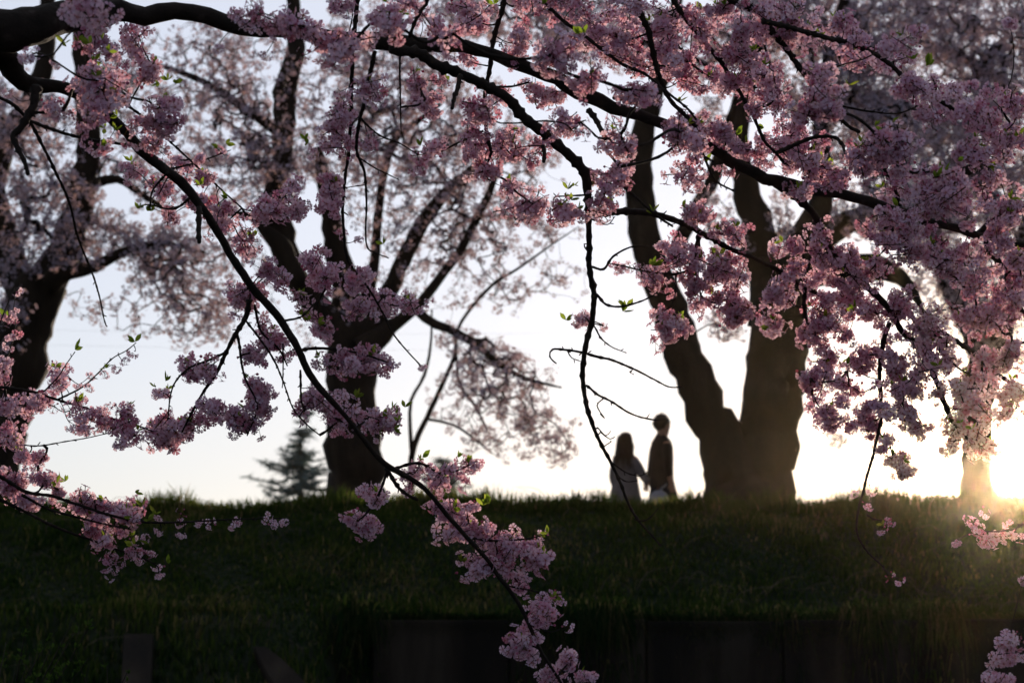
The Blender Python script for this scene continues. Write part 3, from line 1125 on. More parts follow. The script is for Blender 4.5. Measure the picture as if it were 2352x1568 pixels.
# ------------------------------------------------------------------ far conifers, power line
def conifer(u, vtop, vbase, Y, wpx, seed, label):
    g = np.random.default_rng(seed)
    top = P(u, vtop, Y)
    bot = P(u, vbase, Y)
    H = top.z - 2.2
    t = empty('conifer', (top.x, Y, 2.2), label, 'tree', 'far conifers beyond the embankment')
    path = np.array([(top.x, Y, 2.2, .22), (top.x, Y, 2.2 + H * .5, .14), (top.x, Y, top.z, .02)])
    V_, Q_, T_ = tube_arrays(catmull(path, .5), 8, .1)
    link('trunk', np_mesh('trunk', V_, [Q_, T_], [M['trunk']]), t)
    W = wpx * px(Y)
    VH = top.z - bot.z
    Vs, Ts, tn, bt = [], [], [], []
    o = 0
    nb = 22
    for k in range(nb):
        f = (k + g.uniform(0, .6)) / nb
        z_ = top.z - f * VH * 1.5
        for q_ in range(5):
            a = g.uniform(0, 2 * np.pi)
            z_ += g.normal(0, .12)
            L = W * (0.08 + 0.92 * f ** 0.8) * g.uniform(.3, 1.35) * (1.25 if k % 3 == 0 else .8)
            d = np.array([math.cos(a), math.sin(a), 0])
            n_ = max(5, int(L / 0.16))
            p0 = np.array([top.x, Y, z_])
            bt.append(tube_arrays(np.column_stack([[p0, p0 + d * L * .5 + np.array([0, 0, -.12 * L]), p0 + d * L], [.03, .02, .008]]), 4, 0))
            for s_ in range(n_):
                tt_ = (s_ + .8) / n_
                c = p0 + d * L * tt_ + np.array([0, 0, -.12 * L * math.sin(math.pi * tt_)])
                for w_ in range(7):
                    dd = g.normal(0, 1, 3); dd[2] *= .45
                    dd /= np.linalg.norm(dd)
                    s2 = np.cross(dd, g.normal(0, 1, 3)); s2 /= np.linalg.norm(s2) + 1e-6
                    l_ = g.uniform(.15, .38)
                    Vs += [c + s2 * .03, c - s2 * .03, c + dd * l_]
                    Ts.append((o, o + 1, o + 2)); o += 3
                    tn.append(g.uniform())
    V_, Fs = join_tubes(bt)
    link('branches', np_mesh('branches', V_, Fs, [M['trunk']]), t, kind='stuff')
    link('crown', np_mesh('crown', Vs, [Ts], [M['hazed_needle']], tone=tn), t, kind='stuff')


conifer(692, 983, 1150, 80, 190, 31, 'far-off conifer with haze painted into its blue-green colour, left of the thick cherry trunk')
conifer(1018, 1062, 1150, 95, 130, 32, 'second conifer with haze painted into its colour, showing low, right of the thick cherry trunk')

pl = empty('power_line', (P(0, 770, 70).x, 70, P(0, 770, 70).z), 'thin power cables crossing the pale sky behind the trees', 'power line')
for v0, v1 in ((738, 716), (770, 758)):
    a_, b_ = P(-700, v0, 70), P(3000, v1, 70)
    t_ = np.linspace(0, 1, 40)[:, None]
    pts = np.array(a_)[None] * (1 - t_) + np.array(b_)[None] * t_
    pts[:, 2] -= 0.5 * np.sin(np.pi * t_[:, 0])
    V_, Q_, T_ = tube_arrays(np.column_stack([pts, np.full(40, .002)]), 5, 0)
    link('cable', np_mesh('cable', V_, [Q_, T_], [M['wire']]), pl)

# ------------------------------------------------------------------ the near cherry tree
g = np.random.default_rng(77)
TB = Vector((-5.6, 8.0, 0.0))
near = empty('cherry_tree', TB, 'near pink cherry tree whose arching limb and hanging branches cross the whole view', 'tree')

BR = []   # (part name, path)


def br(pts, y0, y1, r0=None, r1=None, name='branch', full=False):
    p = path3(fill(pts, y0, y1, r0, r1))
    if name == 'twig' and BR:               # grow out of the nearest wood
        best = None
        for nm_, q_ in BR:
            if nm_ == 'trunk':
                continue
            qq = catmull(q_, .03)
            d_ = np.linalg.norm((qq[:, :3] - p[0, :3])[:, [0, 2]], axis=1)
            k_ = d_.argmin()
            if d_[k_] < .06 and (best is None or d_[k_] < best[0]):
                best = (d_[k_], qq[k_])
        if best is not None:
            dy_ = best[1][1] - p[0, 1]
            p[:, 1] += dy_
            p = np.vstack([[*best[1][:3], p[0, 3]], p])
    BR.append((name, p))


# big arching limb
limbA = fill([(-1300, 900, 120), (-900, 620, 90), (-450, 260, 70), (-60, 72, 56), (0, 62, 52), (120, 48, 42), (200, 34, 33), (300, 26, 24), (400, 25, 21), (480, 35, 20), (560, 60, 19), (640, 70, 17),
              (720, 77, 17), (800, 88, 18), (880, 100, 21), (960, 108, 19), (1040, 108, 15), (1120, 122, 14), (1200, 148, 15), (1300, 195, 17), (1380, 235, 17), (1440, 257, 14),
              (1520, 285, 13), (1600, 327, 12), (1700, 377, 13), (1760, 407, 14), (1850, 430, 12), (1950, 452, 12), (2050, 482, 12), (2150, 512, 10), (2250, 541, 9), (2352, 562, 8), (2480, 590, 6)], 7.4, 10.6)
BR.append(('limb', path3(limbA)))
BR.append(('trunk', np.array([(TB.x, TB.y, -0.3, .34), (TB.x + .05, TB.y, .2, .27), (TB.x + .3, 8.0, 1.2, .23), (TB.x + .9, 7.9, 2.3, .21),
                              tuple(path3(limbA)[1])])))
# branch hanging from the fork, bare below
br([(900, 108, 14), (940, 118, 12), (980, 133, 12), (1040, 163, 12), (1100, 190, 11), (1160, 222, 11), (1220, 280, 12), (1270, 325, 11), (1318, 368, 11), (1342, 405, 11), (1352, 450, 9),
    (1350, 500, 7), (1352, 560, 6), (1356, 620, 6.3), (1363, 680, 6.3), (1360, 725, 6.3), (1350, 770, 6), (1341, 815, 6), (1340, 870, 5), (1345, 930, 5), (1360, 970, 4.6),
    (1380, 1015, 4), (1402, 1060, 3.7), (1425, 1110, 3.4), (1440, 1150, 3), (1462, 1190, 2.6), (1500, 1232, 2), (1520, 1255, 1.2)], 9.2, 10.4, name='limb')
# bare twigs on it
for pts, r0 in (([(1338, 824), (1300, 818), (1268, 816), (1261, 830), (1268, 842), (1276, 848)], 3), ([(1340, 824), (1370, 833), (1400, 840), (1450, 860), (1500, 885), (1530, 900), (1558, 901)], 3),
                ([(1345, 893), (1370, 915), (1400, 930), (1440, 955), (1480, 968), (1510, 972), (1524, 968)], 2.8), ([(1360, 768), (1375, 795), (1400, 815), (1432, 828)], 2),
                ([(1410, 1065), (1440, 1085), (1470, 1092), (1490, 1082)], 2), ([(1418, 1090), (1440, 1104), (1466, 1102)], 1.8), ([(1460, 1188), (1482, 1192), (1500, 1182), (1516, 1162)], 1.8),
                ([(1352, 645), (1380, 650), (1400, 622), (1440, 600), (1480, 598)], 3), ([(1355, 550), (1385, 560), (1402, 542)], 1.8), ([(1350, 600), (1335, 598), (1340, 612), (1350, 610)], 1.8),
                ([(1368, 940), (1385, 968), (1375, 958)], 1.4), ([(1372, 985), (1390, 1003), (1402, 992)], 1.5), ([(1378, 995), (1400, 1010), (1412, 1004)], 1.4), ([(1388, 1025), (1405, 1014)], 1.3),
                ([(1300, 818), (1310, 836), (1336, 846)], 1.5), ([(1362, 700), (1385, 724), (1420, 728), (1460, 718), (1490, 704), (1500, 695)], 3),
                ([(1350, 498), (1320, 500), (1290, 502), (1268, 505), (1266, 522)], 2.5), ([(1480, 970), (1486, 960)], 1), ([(1440, 868), (1450, 874)], 1)):
    br(pts, 10.2, 10.15, r0, max(.8, r0 * .45), name='twig')
# left diagonal limb
br([(-700, 150, 50), (-300, 90, 40), (-80, 105, 34), (0, 135, 30), (41, 172, 24), (90, 195, 18), (150, 205, 15), (205, 222, 15), (245, 250, 14), (280, 295, 13), (312, 332, 13), (350, 366, 13), (390, 397, 12),
    (427, 430, 12), (454, 468, 10), (480, 500, 10), (510, 548, 9), (550, 615, 9), (600, 688, 9), (650, 745, 9), (685, 805, 8.5), (712, 855, 8), (755, 915, 7), (800, 962, 5), (835, 1008, 5.5),
    (880, 1060, 6.5), (925, 1090, 6.5), (975, 1122, 5.5), (1020, 1175, 5.5), (1075, 1235, 5), (1130, 1300, 5), (1180, 1370, 4.5), (1212, 1425, 4.3), (1240, 1490, 4), (1290, 1568, 3), (1330, 1640, 2)], 8.2, 10.6, name='limb')
L2 = [
    # (points, y0, y1, r0, r1)
    ([(83, 200), (78, 245), (55, 290), (30, 312), (42, 345), (58, 375), (65, 400)], 8.6, 8.4, 12, 4),
    ([(-30, 215), (20, 235), (55, 265), (85, 310), (125, 390), (158, 460), (178, 540), (205, 610), (226, 670), (240, 738), (246, 750)], 9.4, 10, 4.5, 1.4),
    ([(55, 272), (130, 300), (200, 318), (268, 330), (300, 335)], 9.3, 9.2, 4, 3),
    ([(120, 192), (220, 215), (310, 255), (370, 308), (430, 362), (500, 428), (560, 482)], 9.0, 9.8, 3.2, 1.6),
    ([(456, 475), (458, 520), (460, 556)], 9.3, 9.2, 6.5, 5.5),
    ([(572, 690), (566, 725), (530, 785), (505, 840), (472, 892), (440, 950), (418, 992)], 9.9, 10.2, 6, 2),
    ([(515, 812), (470, 830), (430, 848), (396, 890), (385, 965)], 10.0, 10.3, 3, 1.3),
    ([(545, 765), (560, 860), (590, 930), (568, 1000)], 10.0, 10.2, 3, 1.4),
    ([(560, 730), (620, 810), (648, 870), (672, 935), (700, 970), (734, 999)], 9.9, 10.2, 2.6, 1.2),
    ([(690, 850), (692, 920), (700, 945)], 10.0, 10.1, 2.6, 1.6),
    ([(650, 790), (650, 862), (648, 890)], 9.9, 10.1, 2, 1),
    ([(690, 804), (730, 800), (790, 805), (840, 815), (890, 832)], 10, 10.1, 3.6, 1.6),
    ([(585, 700), (600, 760), (640, 800), (660, 840)], 9.9, 10.1, 3, 1.6),
    ([(640, 740), (690, 728), (720, 700), (740, 680)], 9.9, 10.1, 2.8, 1.6),
    ([(905, 1078), (960, 1062), (1010, 1085), (1050, 1080), (1095, 1058)], 10.3, 10.3, 3.6, 1.3),
    ([(890, 1080), (872, 1130), (840, 1180), (822, 1195)], 10.3, 10.4, 3, 1.8),
    ([(885, 1076), (920, 1125), (960, 1148)], 10.3, 10.3, 5, 3),
    ([(1075, 1232), (1120, 1240), (1180, 1240), (1240, 1230), (1260, 1215)], 10.4, 10.4, 3, 1),
    ([(1165, 1345), (1220, 1355), (1270, 1368)], 10.5, 10.5, 2.2, 1),
    ([(1212, 1428), (1260, 1450), (1300, 1440)], 10.5, 10.5, 2, 1),
    ([(385, 395), (350, 440), (345, 480)], 9.2, 9.3, 3, 1.4),
    ([(440, 450), (400, 480), (340, 470), (315, 478)], 9.3, 9.5, 3, 1.3),
    ([(380, 390), (430, 380), (490, 360), (530, 345)], 9.3, 9.6, 3, 1.2),
    # hanging from the top
    ([(830, -70), (822, 0), (814, 90), (808, 151), (806, 275), (796, 379), (789, 448), (790, 537), (800, 600), (845, 660), (880, 720), (900, 760), (930, 800), (965, 838)], 9.4, 10.3, 5.5, 1.4),
    ([(860, 118), (850, 170), (841, 213), (827, 275), (820, 344), (837, 396), (841, 470), (842, 560), (860, 580), (892, 592)], 9.2, 9.8, 5, 1.2),
    ([(827, 270), (870, 310), (920, 330), (955, 352)], 9.6, 9.9, 2.6, 1.2),
    ([(820, 360), (860, 385), (917, 413)], 9.7, 9.9, 2.2, 1),
    ([(918, 130), (919, 220), (922, 306)], 9.3, 9.5, 2.4, 1.2),
    ([(1170, -70), (1157, 7), (1140, 69), (1126, 145), (1114, 207), (1114, 275), (1120, 320), (1128, 350)], 9.6, 9.8, 6, 4),
    ([(1110, 300), (1050, 330), (990, 360), (960, 380)], 9.9, 10.1, 3, 1.2),
    ([(1000, -60), (982, 0), (958, 41), (940, 86)], 9, 9.1, 5, 4),
    ([(1220, -60), (1250, 0), (1290, 45), (1326, 72), (1388, 117), (1429, 148), (1484, 172), (1526, 207), (1577, 248), (1600, 275)], 9.4, 9.6, 5, 2.5),
    ([(1440, -60), (1467, 20), (1491, 76), (1508, 155), (1533, 220), (1577, 268), (1610, 300)], 9.5, 9.8, 8, 4),
    ([(1490, -70), (1548, 7), (1607, 83), (1662, 151), (1696, 207), (1727, 258), (1755, 324), (1782, 351), (1817, 392)], 9.6, 10, 6.5, 3),
    ([(1600, -80), (1682, 0), (1741, 24), (1758, 50), (1782, 86), (1812, 122), (1840, 160), (1880, 215), (1917, 258), (1950, 290), (1975, 303)], 9.4, 9.9, 10, 4),
    ([(1755, 48), (1823, 65), (1892, 83), (1975, 107), (2044, 148), (2099, 200), (2185, 248), (2254, 293), (2352, 341), (2400, 360)], 9.4, 10.4, 6.5, 3),
    ([(1930, 244), (1996, 256), (2064, 260), (2113, 241)], 10, 10, 2.6, 1.4),
    ([(1782, 353), (1841, 327), (1875, 314), (1920, 317), (1940, 338)], 9.9, 9.7, 5, 4),
    ([(2030, 389), (2051, 424), (2071, 479)], 10.2, 10.3, 4, 4),
    ([(2252, 540), (2275, 512), (2310, 490), (2352, 470), (2440, 440)], 10.5, 10.2, 9, 8),
    ([(1735, 390), (1760, 410), (1823, 448), (1875, 500), (1895, 545), (1917, 590), (1982, 651), (2044, 713), (2075, 765), (2106, 792), (2140, 847), (2168, 923), (2202, 988), (2240, 1025)], 10.1, 10.9, 9, 5),
    ([(2082, 700), (2099, 732), (2168, 768), (2237, 809), (2271, 840), (2340, 896), (2400, 940)], 10.8, 11, 6, 4),
    ([(2264, 551), (2275, 585), (2312, 627), (2323, 682), (2352, 723), (2380, 800)], 10.5, 10.8, 7, 4),
    ([(2312, 627), (2352, 618), (2400, 600)], 10.6, 10.5, 3, 3),
    ([(1352, 490), (1410, 487), (1470, 487), (1520, 496), (1560, 510), (1620, 540), (1668, 566), (1737, 596), (1789, 622), (1841, 655), (1892, 684)], 10, 10.6, 8, 4),
    ([(1330, 385), (1380, 400), (1440, 435), (1500, 490), (1545, 520)], 9.8, 9.9, 4, 2.5),
    ([(1335, 590 - 200), (1400, 400)], 9.8, 9.8, 2, 1),
    ([(1606, 540), (1600, 580), (1590, 610), (1610, 650)], 10.2, 10.4, 6, 3),
    ([(1590, 620), (1540, 630), (1480, 622), (1430, 610), (1400, 605)], 10.3, 10.2, 3, 1.2),
    ([(1520, 290), (1560, 330), (1600, 350), (1640, 372)], 9.7, 9.8, 3, 2),
    ([(1530, 295), (1600, 330), (1640, 410), (1688, 440)], 9.7, 10, 4, 2),
    ([(1848, 660), (1850, 723), (1875, 772), (1906, 827)], 10.5, 10.7, 4.5, 2),
    ([(2044, 740), (2030, 785), (2020, 861), (2024, 947), (2010, 1026), (2000, 1062), (1985, 1117), (1970, 1175), (1968, 1221), (1989, 1262), (2030, 1303)], 10.7, 10.5, 5.5, 1.4),
    ([(1948, 825), (1985, 860), (2017, 871)], 10.7, 10.7, 2, 1),
    ([(1990, 1180), (2010, 1195)], 10.5, 10.5, 1.3, 1),
    # lower left boughs
    ([(-120, 880), (0, 888), (34, 893), (86, 902), (138, 920), (207, 940), (258, 961), (310, 975), (351, 990)], 9.4, 10.2, 4.2, 1.6),
    ([(134, 916), (189, 889), (224, 858), (258, 823), (290, 805), (312, 787)], 9.7, 9.9, 2.2, 1),
    ([(100, 900), (131, 868), (151, 837), (172, 808)], 9.6, 9.6, 1.8, .9),
    ([(-60, 1020), (20, 1018), (86, 1023), (155, 1013), (207, 1004), (258, 992)], 9.8, 10, 2, 1),
    ([(-60, 860), (-20, 790), (4, 730), (24, 682), (34, 661)], 9.4, 9.6, 3, 1),
    ([(-120, 1100), (0, 1147), (52, 1172), (121, 1207), (200, 1236), (269, 1262), (330, 1282), (362, 1300)], 9.4, 9.9, 4.6, 1.5),
    ([(-100, 1040), (20, 1105), (62, 1129), (121, 1140), (172, 1156), (241, 1179), (327, 1198), (431, 1198), (517, 1193), (603, 1190), (652, 1190)], 9.4, 10, 4.6, 1),
    ([(50, 1135), (103, 1166), (172, 1186), (230, 1200), (300, 1215)], 9.6, 9.7, 3, 1.6),
    # right edge, below the sun
    ([(2480, 590), (2440, 900), (2400, 1120), (2352, 1200), (2300, 1218), (2240, 1222), (2196, 1240)], 10.6, 10.2, 5, 1.4),
    ([(2440, 900), (2450, 1250), (2400, 1420), (2350, 1480), (2310, 1540), (2270, 1600)], 10.8, 10.2, 4, 2),
    # small bare spurs
    ([(1412, 225), (1440, 230), (1460, 238)], 9.5, 9.4, 6, 5),
    ([(1355, 255), (1372, 285), (1385, 308)], 9.5, 9.4, 7, 5),
    ([(1056, 175), (1050, 205), (1046, 218), (1040, 250)], 9.2, 9.1, 6, 4),
    ([(1248, 335), (1252, 352), (1250, 372)], 9.6, 9.5, 5, 4.5),
    ([(1130, 200), (1175, 200), (1215, 190)], 9.5, 9.4, 3, 2),
]
for pts, y0, y1, r0, r1 in L2:
    br(pts, y0, y1, r0, r1)
# upper limb above the picture from which the hanging branches come
br([(-900, 620, 60), (-500, 0, 50), (100, -330, 42), (500, -330, 36), (830, -200, 30), (1100, -160, 26), (1350, -170, 22), (1600, -200, 18), (1900, -230, 12)], 7.5, 9.6, name='limb')
for a_, b_ in (((830, -200), (830, -70)), ((1100, -160), (1170, -70)), ((960, -180), (1000, -60)), ((1180, -165), (1220, -60)), ((1350, -170), (1440, -60)), ((1420, -175), (1490, -70)), ((1500, -190), (1600, -80))):
    br([a_, ((a_[0] + b_[0]) / 2 + 6, (a_[1] + b_[1]) / 2), b_], 9.1, 9.5, 7, 6)
br([(-900, 700, 30), (-500, 850, 14), (-200, 980, 10), (-120, 1100, 6)], 7.5, 9.4)
br([(-200, 980, 10), (-160, 900, 6), (-120, 880, 5)], 9.0, 9.4)
br([(-160, 1010, 6), (-100, 1020, 4), (-60, 1020, 3)], 9.1, 9.8)

anch = []
for nm, pth in BR:
    rmean = pth[:, 3].mean()
    path = catmull(pth, max(0.012, rmean * 1.2))
    if nm != 'trunk' and rmean < 0.02:      # knobbly nodes on thin wood
        k = np.arange(len(path))
        path[:, 3] *= 1 + 0.45 * np.maximum(0, np.sin(k * 1.9 + g.uniform(0, 6))) ** 3
    sides = 18 if rmean > .03 else (10 if rmean > .012 else 6)
    V_, Q_, T_ = tube_arrays(path, sides, 0.2 if rmean > .008 else 0.25, wob=.6, nscale=1.0)
    tubes = [(V_, Q_, T_)]
    if nm in ('twig',) or rmean < 0.012:    # winter buds / spurs standing off the wood
        for q_ in range(2, len(path) - 1, 3):
            if g.uniform() < .7:
                c = path[q_, :3]
                tg = path[q_ + 1, :3] - path[q_ - 1, :3]
                tg /= np.linalg.norm(tg) + 1e-9
                d = np.cross(tg, g.normal(0, 1, 3)); d /= np.linalg.norm(d) + 1e-9
                d = d * .8 + tg * .6
                L = g.uniform(.005, .017) + path[q_, 3]
                rr_ = min(.0030, .0016 + path[q_, 3] * .2)
                tubes.append(tube_arrays(np.array([(*c, rr_ * .8), (*(c + d * L * .6), rr_), (*(c + d * L), rr_ * .6)]), 4, 0))
    V_, Fs = join_tubes(tubes)
    link(nm, np_mesh(nm, V_, Fs, [M['bark']]), near)
    if nm != 'trunk':
        anch.append(path[::2, :3])
anch = np.vstack(anch)

# blossom: strokes of (r, depth, [(u,v),...]) ; c = amount
S = []


def b(r, Y, *pts, c=1.0):
    S.append((r, Y, pts, c))


NEAR, MID, FAR = 8.0, 9.7, 10.6
b(42, 7.4, (185, 12), (225, 22)); b(20, 7.8, (60, 128), (80, 115)); b(16, 8.2, (130, 145))
b(24, 8.8, (205, 78), (240, 105)); b(22, 9, (290, 78), (325, 92)); b(24, 9.2, (325, 150), (350, 165)); b(20, 8.8, (250, 130), (290, 130))
b(32, 8.4, (205, 170), (255, 195)); b(22, 8.4, (110, 245), (160, 250)); b(36, 8.4, (190, 215), (235, 225), (270, 200)); b(24, 8.2, (200, 268), (225, 262))
b(34, 8.5, (365, 230), (395, 250)); b(32, 8.6, (355, 290), (385, 290)); b(22, 8.8, (350, 330), (360, 345)); b(20, 9.0, (210, 338), (235, 340)); b(20, 8.8, (290, 315)); b(16, 8.6, (20, 212))
b(18, 9.4, (298, 390), (325, 395)); b(16, 9.5, (400, 372), (440, 362), (490, 355), (538, 345)); b(18, 9.5, (420, 400), (480, 405)); b(22, 9.4, (360, 425), (390, 415))
b(26, 9.5, (425, 455), (470, 455), (505, 480)); b(18, 9.5, (385, 485), (400, 500)); b(20, 9.6, (500, 520), (530, 510)); b(14, 9.6, (480, 545))
b(24, 9.7, (555, 505), (600, 490), (640, 475)); b(32, 9.8, (665, 455), (685, 470)); b(14, 9.8, (672, 420)); b(28, 9.8, (565, 560), (580, 585)); b(20, 9.9, (600, 620), (640, 630), (680, 620))
b(22, 9.5, (800, 235), (775, 280), (760, 325), (735, 370)); b(26, 9.6, (745, 400), (760, 425)); b(26, 9.3, (845, 195), (860, 225)); b(16, 9.6, (840, 300), (850, 340)); b(26, 9.8, (755, 462), (765, 475))
b(14, 9.6, (700, 350), (715, 350)); b(22, 9.6, (790, 310), (805, 340)); b(12, 9.6, (775, 205))
b(28, 7.9, (640, 50), (690, 62), (740, 55)); b(28, 7.9, (715, 100), (780, 112), (835, 105)); b(20, 7.9, (550, 30), (560, 55), (600, 30)); b(14, 7.9, (690, 128), (720, 125), c=.6); b(8, 7.9, (500, 108), c=.6)
b(10, 7.9, (615, 118), c=.6)
b(32, 7.9, (870, 20), (900, 50), (880, 75)); b(24, 8.2, (930, 15), (960, 20)); b(26, 8.1, (1000, 80), (1040, 72)); b(20, 9, (760, 15), (820, 15)); b(16, 9.2, (960, 30), (990, 60))
b(20, 9.5, (925, 150), (955, 175), (968, 225), (990, 265), (1020, 285)); b(16, 9.5, (995, 180), (1025, 185)); b(14, 9.9, (780, 530), (785, 545), c=.7); b(10, 9.9, (825, 548), c=.7)
b(26, 10, (730, 590), (712, 612)); b(22, 10, (760, 615), (745, 640)); b(28, 10.1, (815, 640), (835, 645)); b(20, 10.2, (815, 705), (840, 700)); b(24, 10.2, (878, 688), (890, 700)); b(20, 10.2, (932, 700), (950, 695)); b(9, 10.2, (978, 690))
b(10, 10.2, (868, 728), c=.7); b(14, 10.1, (735, 660), (750, 668)); b(16, 10.1, (690, 680), (680, 700)); b(24, 10.1, (730, 745), (745, 750)); b(16, 10.1, (700, 722)); b(28, 10, (545, 700), (575, 670)); b(13, 10.3, (968, 838), c=.8)
b(22, 10.1, (600, 762), (640, 785), (665, 812)); b(20, 10.1, (575, 800), (592, 830)); b(24, 10.1, (425, 838), (460, 840), (495, 852)); b(16, 10.2, (440, 870)); b(17, 10.2, (362, 900), (380, 895))
b(26, 10.2, (562, 870), (592, 900), (575, 950), (552, 990), (535, 950)); b(22, 10.2, (480, 930), (505, 950)); b(28, 10.3, (440, 975), (400, 990)); b(28, 10.3, (370, 1010), (380, 965)); b(20, 10.2, (590, 935), (600, 900))
b(22, 10.1, (740, 832), (800, 830), (885, 830)); b(16, 10.1, (770, 808), (850, 812)); b(24, 10.1, (715, 918), (760, 920), (810, 925)); b(24, 10.2, (825, 958), (865, 972), (912, 960)); b(20, 10.2, (755, 958), (800, 985))
b(14, 10.1, (720, 885)); b(12, 10.2, (862, 1000)); b(13, 10.2, (912, 985)); b(18, 10.3, (935, 1085), (960, 1070)); b(20, 10.3, (985, 1100), (1015, 1092)); b(18, 10.3, (1045, 1090), (1090, 1065)); b(10, 10.3, (1030, 1112))
b(22, 10.4, (855, 1125), (870, 1140)); b(26, 10.4, (805, 1185), (850, 1205)); b(14, 10.3, (935, 1122), (955, 1130)); b(18, 10.4, (978, 1150), (1010, 1170), (1045, 1180)); b(14, 10.4, (1060, 1158), (1105, 1162))
b(20, 10.4, (1048, 1205), (1040, 1232)); b(18, 10.4, (1078, 1198), (1112, 1212)); b(24, 10.4, (1100, 1230), (1140, 1252), (1175, 1250)); b(26, 10.4, (1085, 1300), (1115, 1290)); b(22, 10.4, (1130, 1280), (1160, 1285))
b(26, 10.4, (1210, 1250), (1240, 1262), (1228, 1300)); b(12, 10.4, (1190, 1228)); b(10, 10.4, (1242, 1226)); b(18, 10.5, (1180, 1325), (1210, 1345)); b(16, 10.5, (1240, 1378), (1272, 1370)); b(20, 10.5, (1222, 1400), (1258, 1405), (1235, 1430))
b(10, 10.5, (1308, 1440)); b(24, 10.5, (1190, 1480), (1220, 1500)); b(20, 10.5, (1240, 1458), (1172, 1470)); b(20, 10.6, (1290, 1500), (1315, 1525)); b(18, 10.6, (1250, 1545), (1285, 1560)); b(16, 10.6, (1330, 1520), (1345, 1560))
# lower left
for u, v, r in ((79, 923, 22), (124, 933, 12), (17, 920, 24), (134, 868, 20), (127, 845, 12), (145, 882, 12), (179, 882, 10), (207, 889, 13), (210, 860, 7), (241, 858, 6), (286, 827, 9), (310, 806, 9), (268, 844, 6),
                (179, 923, 15), (193, 958, 20), (186, 982, 15), (220, 951, 16), (238, 975, 14), (248, 940, 12), (296, 944, 18), (289, 978, 24), (286, 1013, 18), (308, 999, 14), (265, 930, 9),
                (34, 665, 8), (31, 710, 12), (20, 737, 15), (34, 775, 13), (24, 792, 13), (14, 827, 15), (10, 861, 17), (21, 999, 22), (36, 1016, 17), (69, 1044, 17), (103, 1047, 10),
                (52, 1048, 16), (90, 1062, 16), (34, 1114, 26), (15, 1107, 22), (59, 1141, 20), (72, 1159, 11), (100, 1097, 20), (124, 1097, 15), (134, 1128, 15), (138, 1159, 10), (186, 1117, 9),
                (207, 1135, 10), (196, 1166, 22), (220, 1155, 20), (220, 1183, 18), (241, 1162, 17), (269, 1166, 16), (296, 1166, 19), (286, 1190, 19), (310, 1183, 15), (214, 1210, 17), (238, 1235, 19), (255, 1214, 13),
                (224, 1248, 13), (251, 1283, 15), (262, 1300, 13), (296, 1231, 12), (303, 1265, 14), (334, 1272, 13), (320, 1283, 12), (334, 1235, 10), (365, 1217, 8), (365, 1186, 8), (413, 1200, 10), (417, 1179, 5),
                (417, 1224, 7), (455, 1197, 8), (475, 1202, 12), (530, 1200, 6), (544, 1197, 6), (606, 1190, 7), (630, 1203, 9), (653, 1197, 5), (362, 1293, 4), (365, 1317, 9)):
    b(r * 1.12, 9.8, (u, v), c=1.5)
# top and right
b(22, 9.4, (1180, 10), (1260, 5), (1340, 12)); b(20, 9.4, (1400, 0), (1470, 8)); b(22, 9.5, (1190, 50), (1200, 110)); b(40, 8.0, (1275, 115), (1295, 145)); b(26, 9.6, (1300, 85), (1330, 100))
b(30, 8.2, (1330, 175), (1355, 190)); b(26, 9.6, (1385, 70), (1430, 90)); b(18, 9.6, (1360, 35), (1340, 60)); b(22, 9.6, (1400, 130), (1445, 140), (1490, 150)); b(24, 9.6, (1500, 110), (1560, 130)); b(28, 9.6, (1535, 190), (1570, 170), (1605, 190))
b(28, 8.4, (1440, 200), (1465, 225), (1500, 210)); b(24, 9.7, (1500, 60), (1560, 80)); b(22, 9.7, (1210, 200), (1260, 215), (1305, 225)); b(28, 8.6, (1085, 240), (1112, 268)); b(22, 9.6, (1130, 230), (1150, 215))
b(18, 9.7, (1070, 300), (1110, 300)); b(24, 9.8, (1065, 330), (1100, 345), (1135, 330), (1165, 345), (1195, 360)); b(24, 9.8, (1130, 390), (1100, 385)); b(20, 9.7, (1160, 300), (1190, 295)); b(22, 10, (978, 350), (1000, 330))
b(17, 10, (950, 370), (970, 385)); b(10, 10, (1022, 318)); b(20, 10, (1160, 430), (1190, 420)); b(26, 10, (1200, 465), (1230, 468)); b(20, 10, (1165, 468)); b(13, 10, (1170, 508), (1192, 500))
b(24, 8.8, (1270, 270), (1310, 290), (1350, 290)); b(20, 9.6, (1230, 320), (1250, 340)); b(28, 8.7, (1405, 320), (1440, 325)); b(16, 9.8, (1210, 350), (1225, 370))
b(22, 9.4, (1400, 385), (1425, 395), (1400, 440)); b(22, 9.4, (1385, 420), (1380, 450)); b(22, 9.6, (1285, 470), (1310, 490), (1290, 510)); b(22, 9.6, (1370, 470), (1400, 480), (1380, 500)); b(16, 9.6, (1330, 480), (1340, 510))
b(24, 9.8, (1560, 370), (1592, 400), (1600, 425)); b(24, 9.7, (1545, 275), (1570, 330)); b(26, 8.9, (1550, 300), (1600, 325)); b(24, 9.8, (1570, 285), (1615, 275)); b(26, 9.9, (1620, 290), (1665, 318), (1700, 312)); b(22, 9.9, (1690, 342), (1735, 352))
b(28, 9.6, (1600, 60), (1640, 100), (1700, 130), (1730, 112)); b(28, 9.5, (1620, 20), (1680, 22), (1650, 55)); b(24, 9.5, (1700, 60), (1760, 92), (1800, 62), (1860, 92)); b(24, 9.5, (1730, 10), (1800, 20), (1850, 35))
b(26, 9.8, (1650, 180), (1680, 205), (1660, 160)); b(26, 9.8, (1740, 170), (1782, 190), (1770, 232), (1800, 245)); b(18, 9.8, (1728, 232), (1740, 260)); b(36, 8.6, (1870, 150), (1900, 180), (1880, 220), (1862, 258), (1908, 248), (1845, 228), c=1.1)
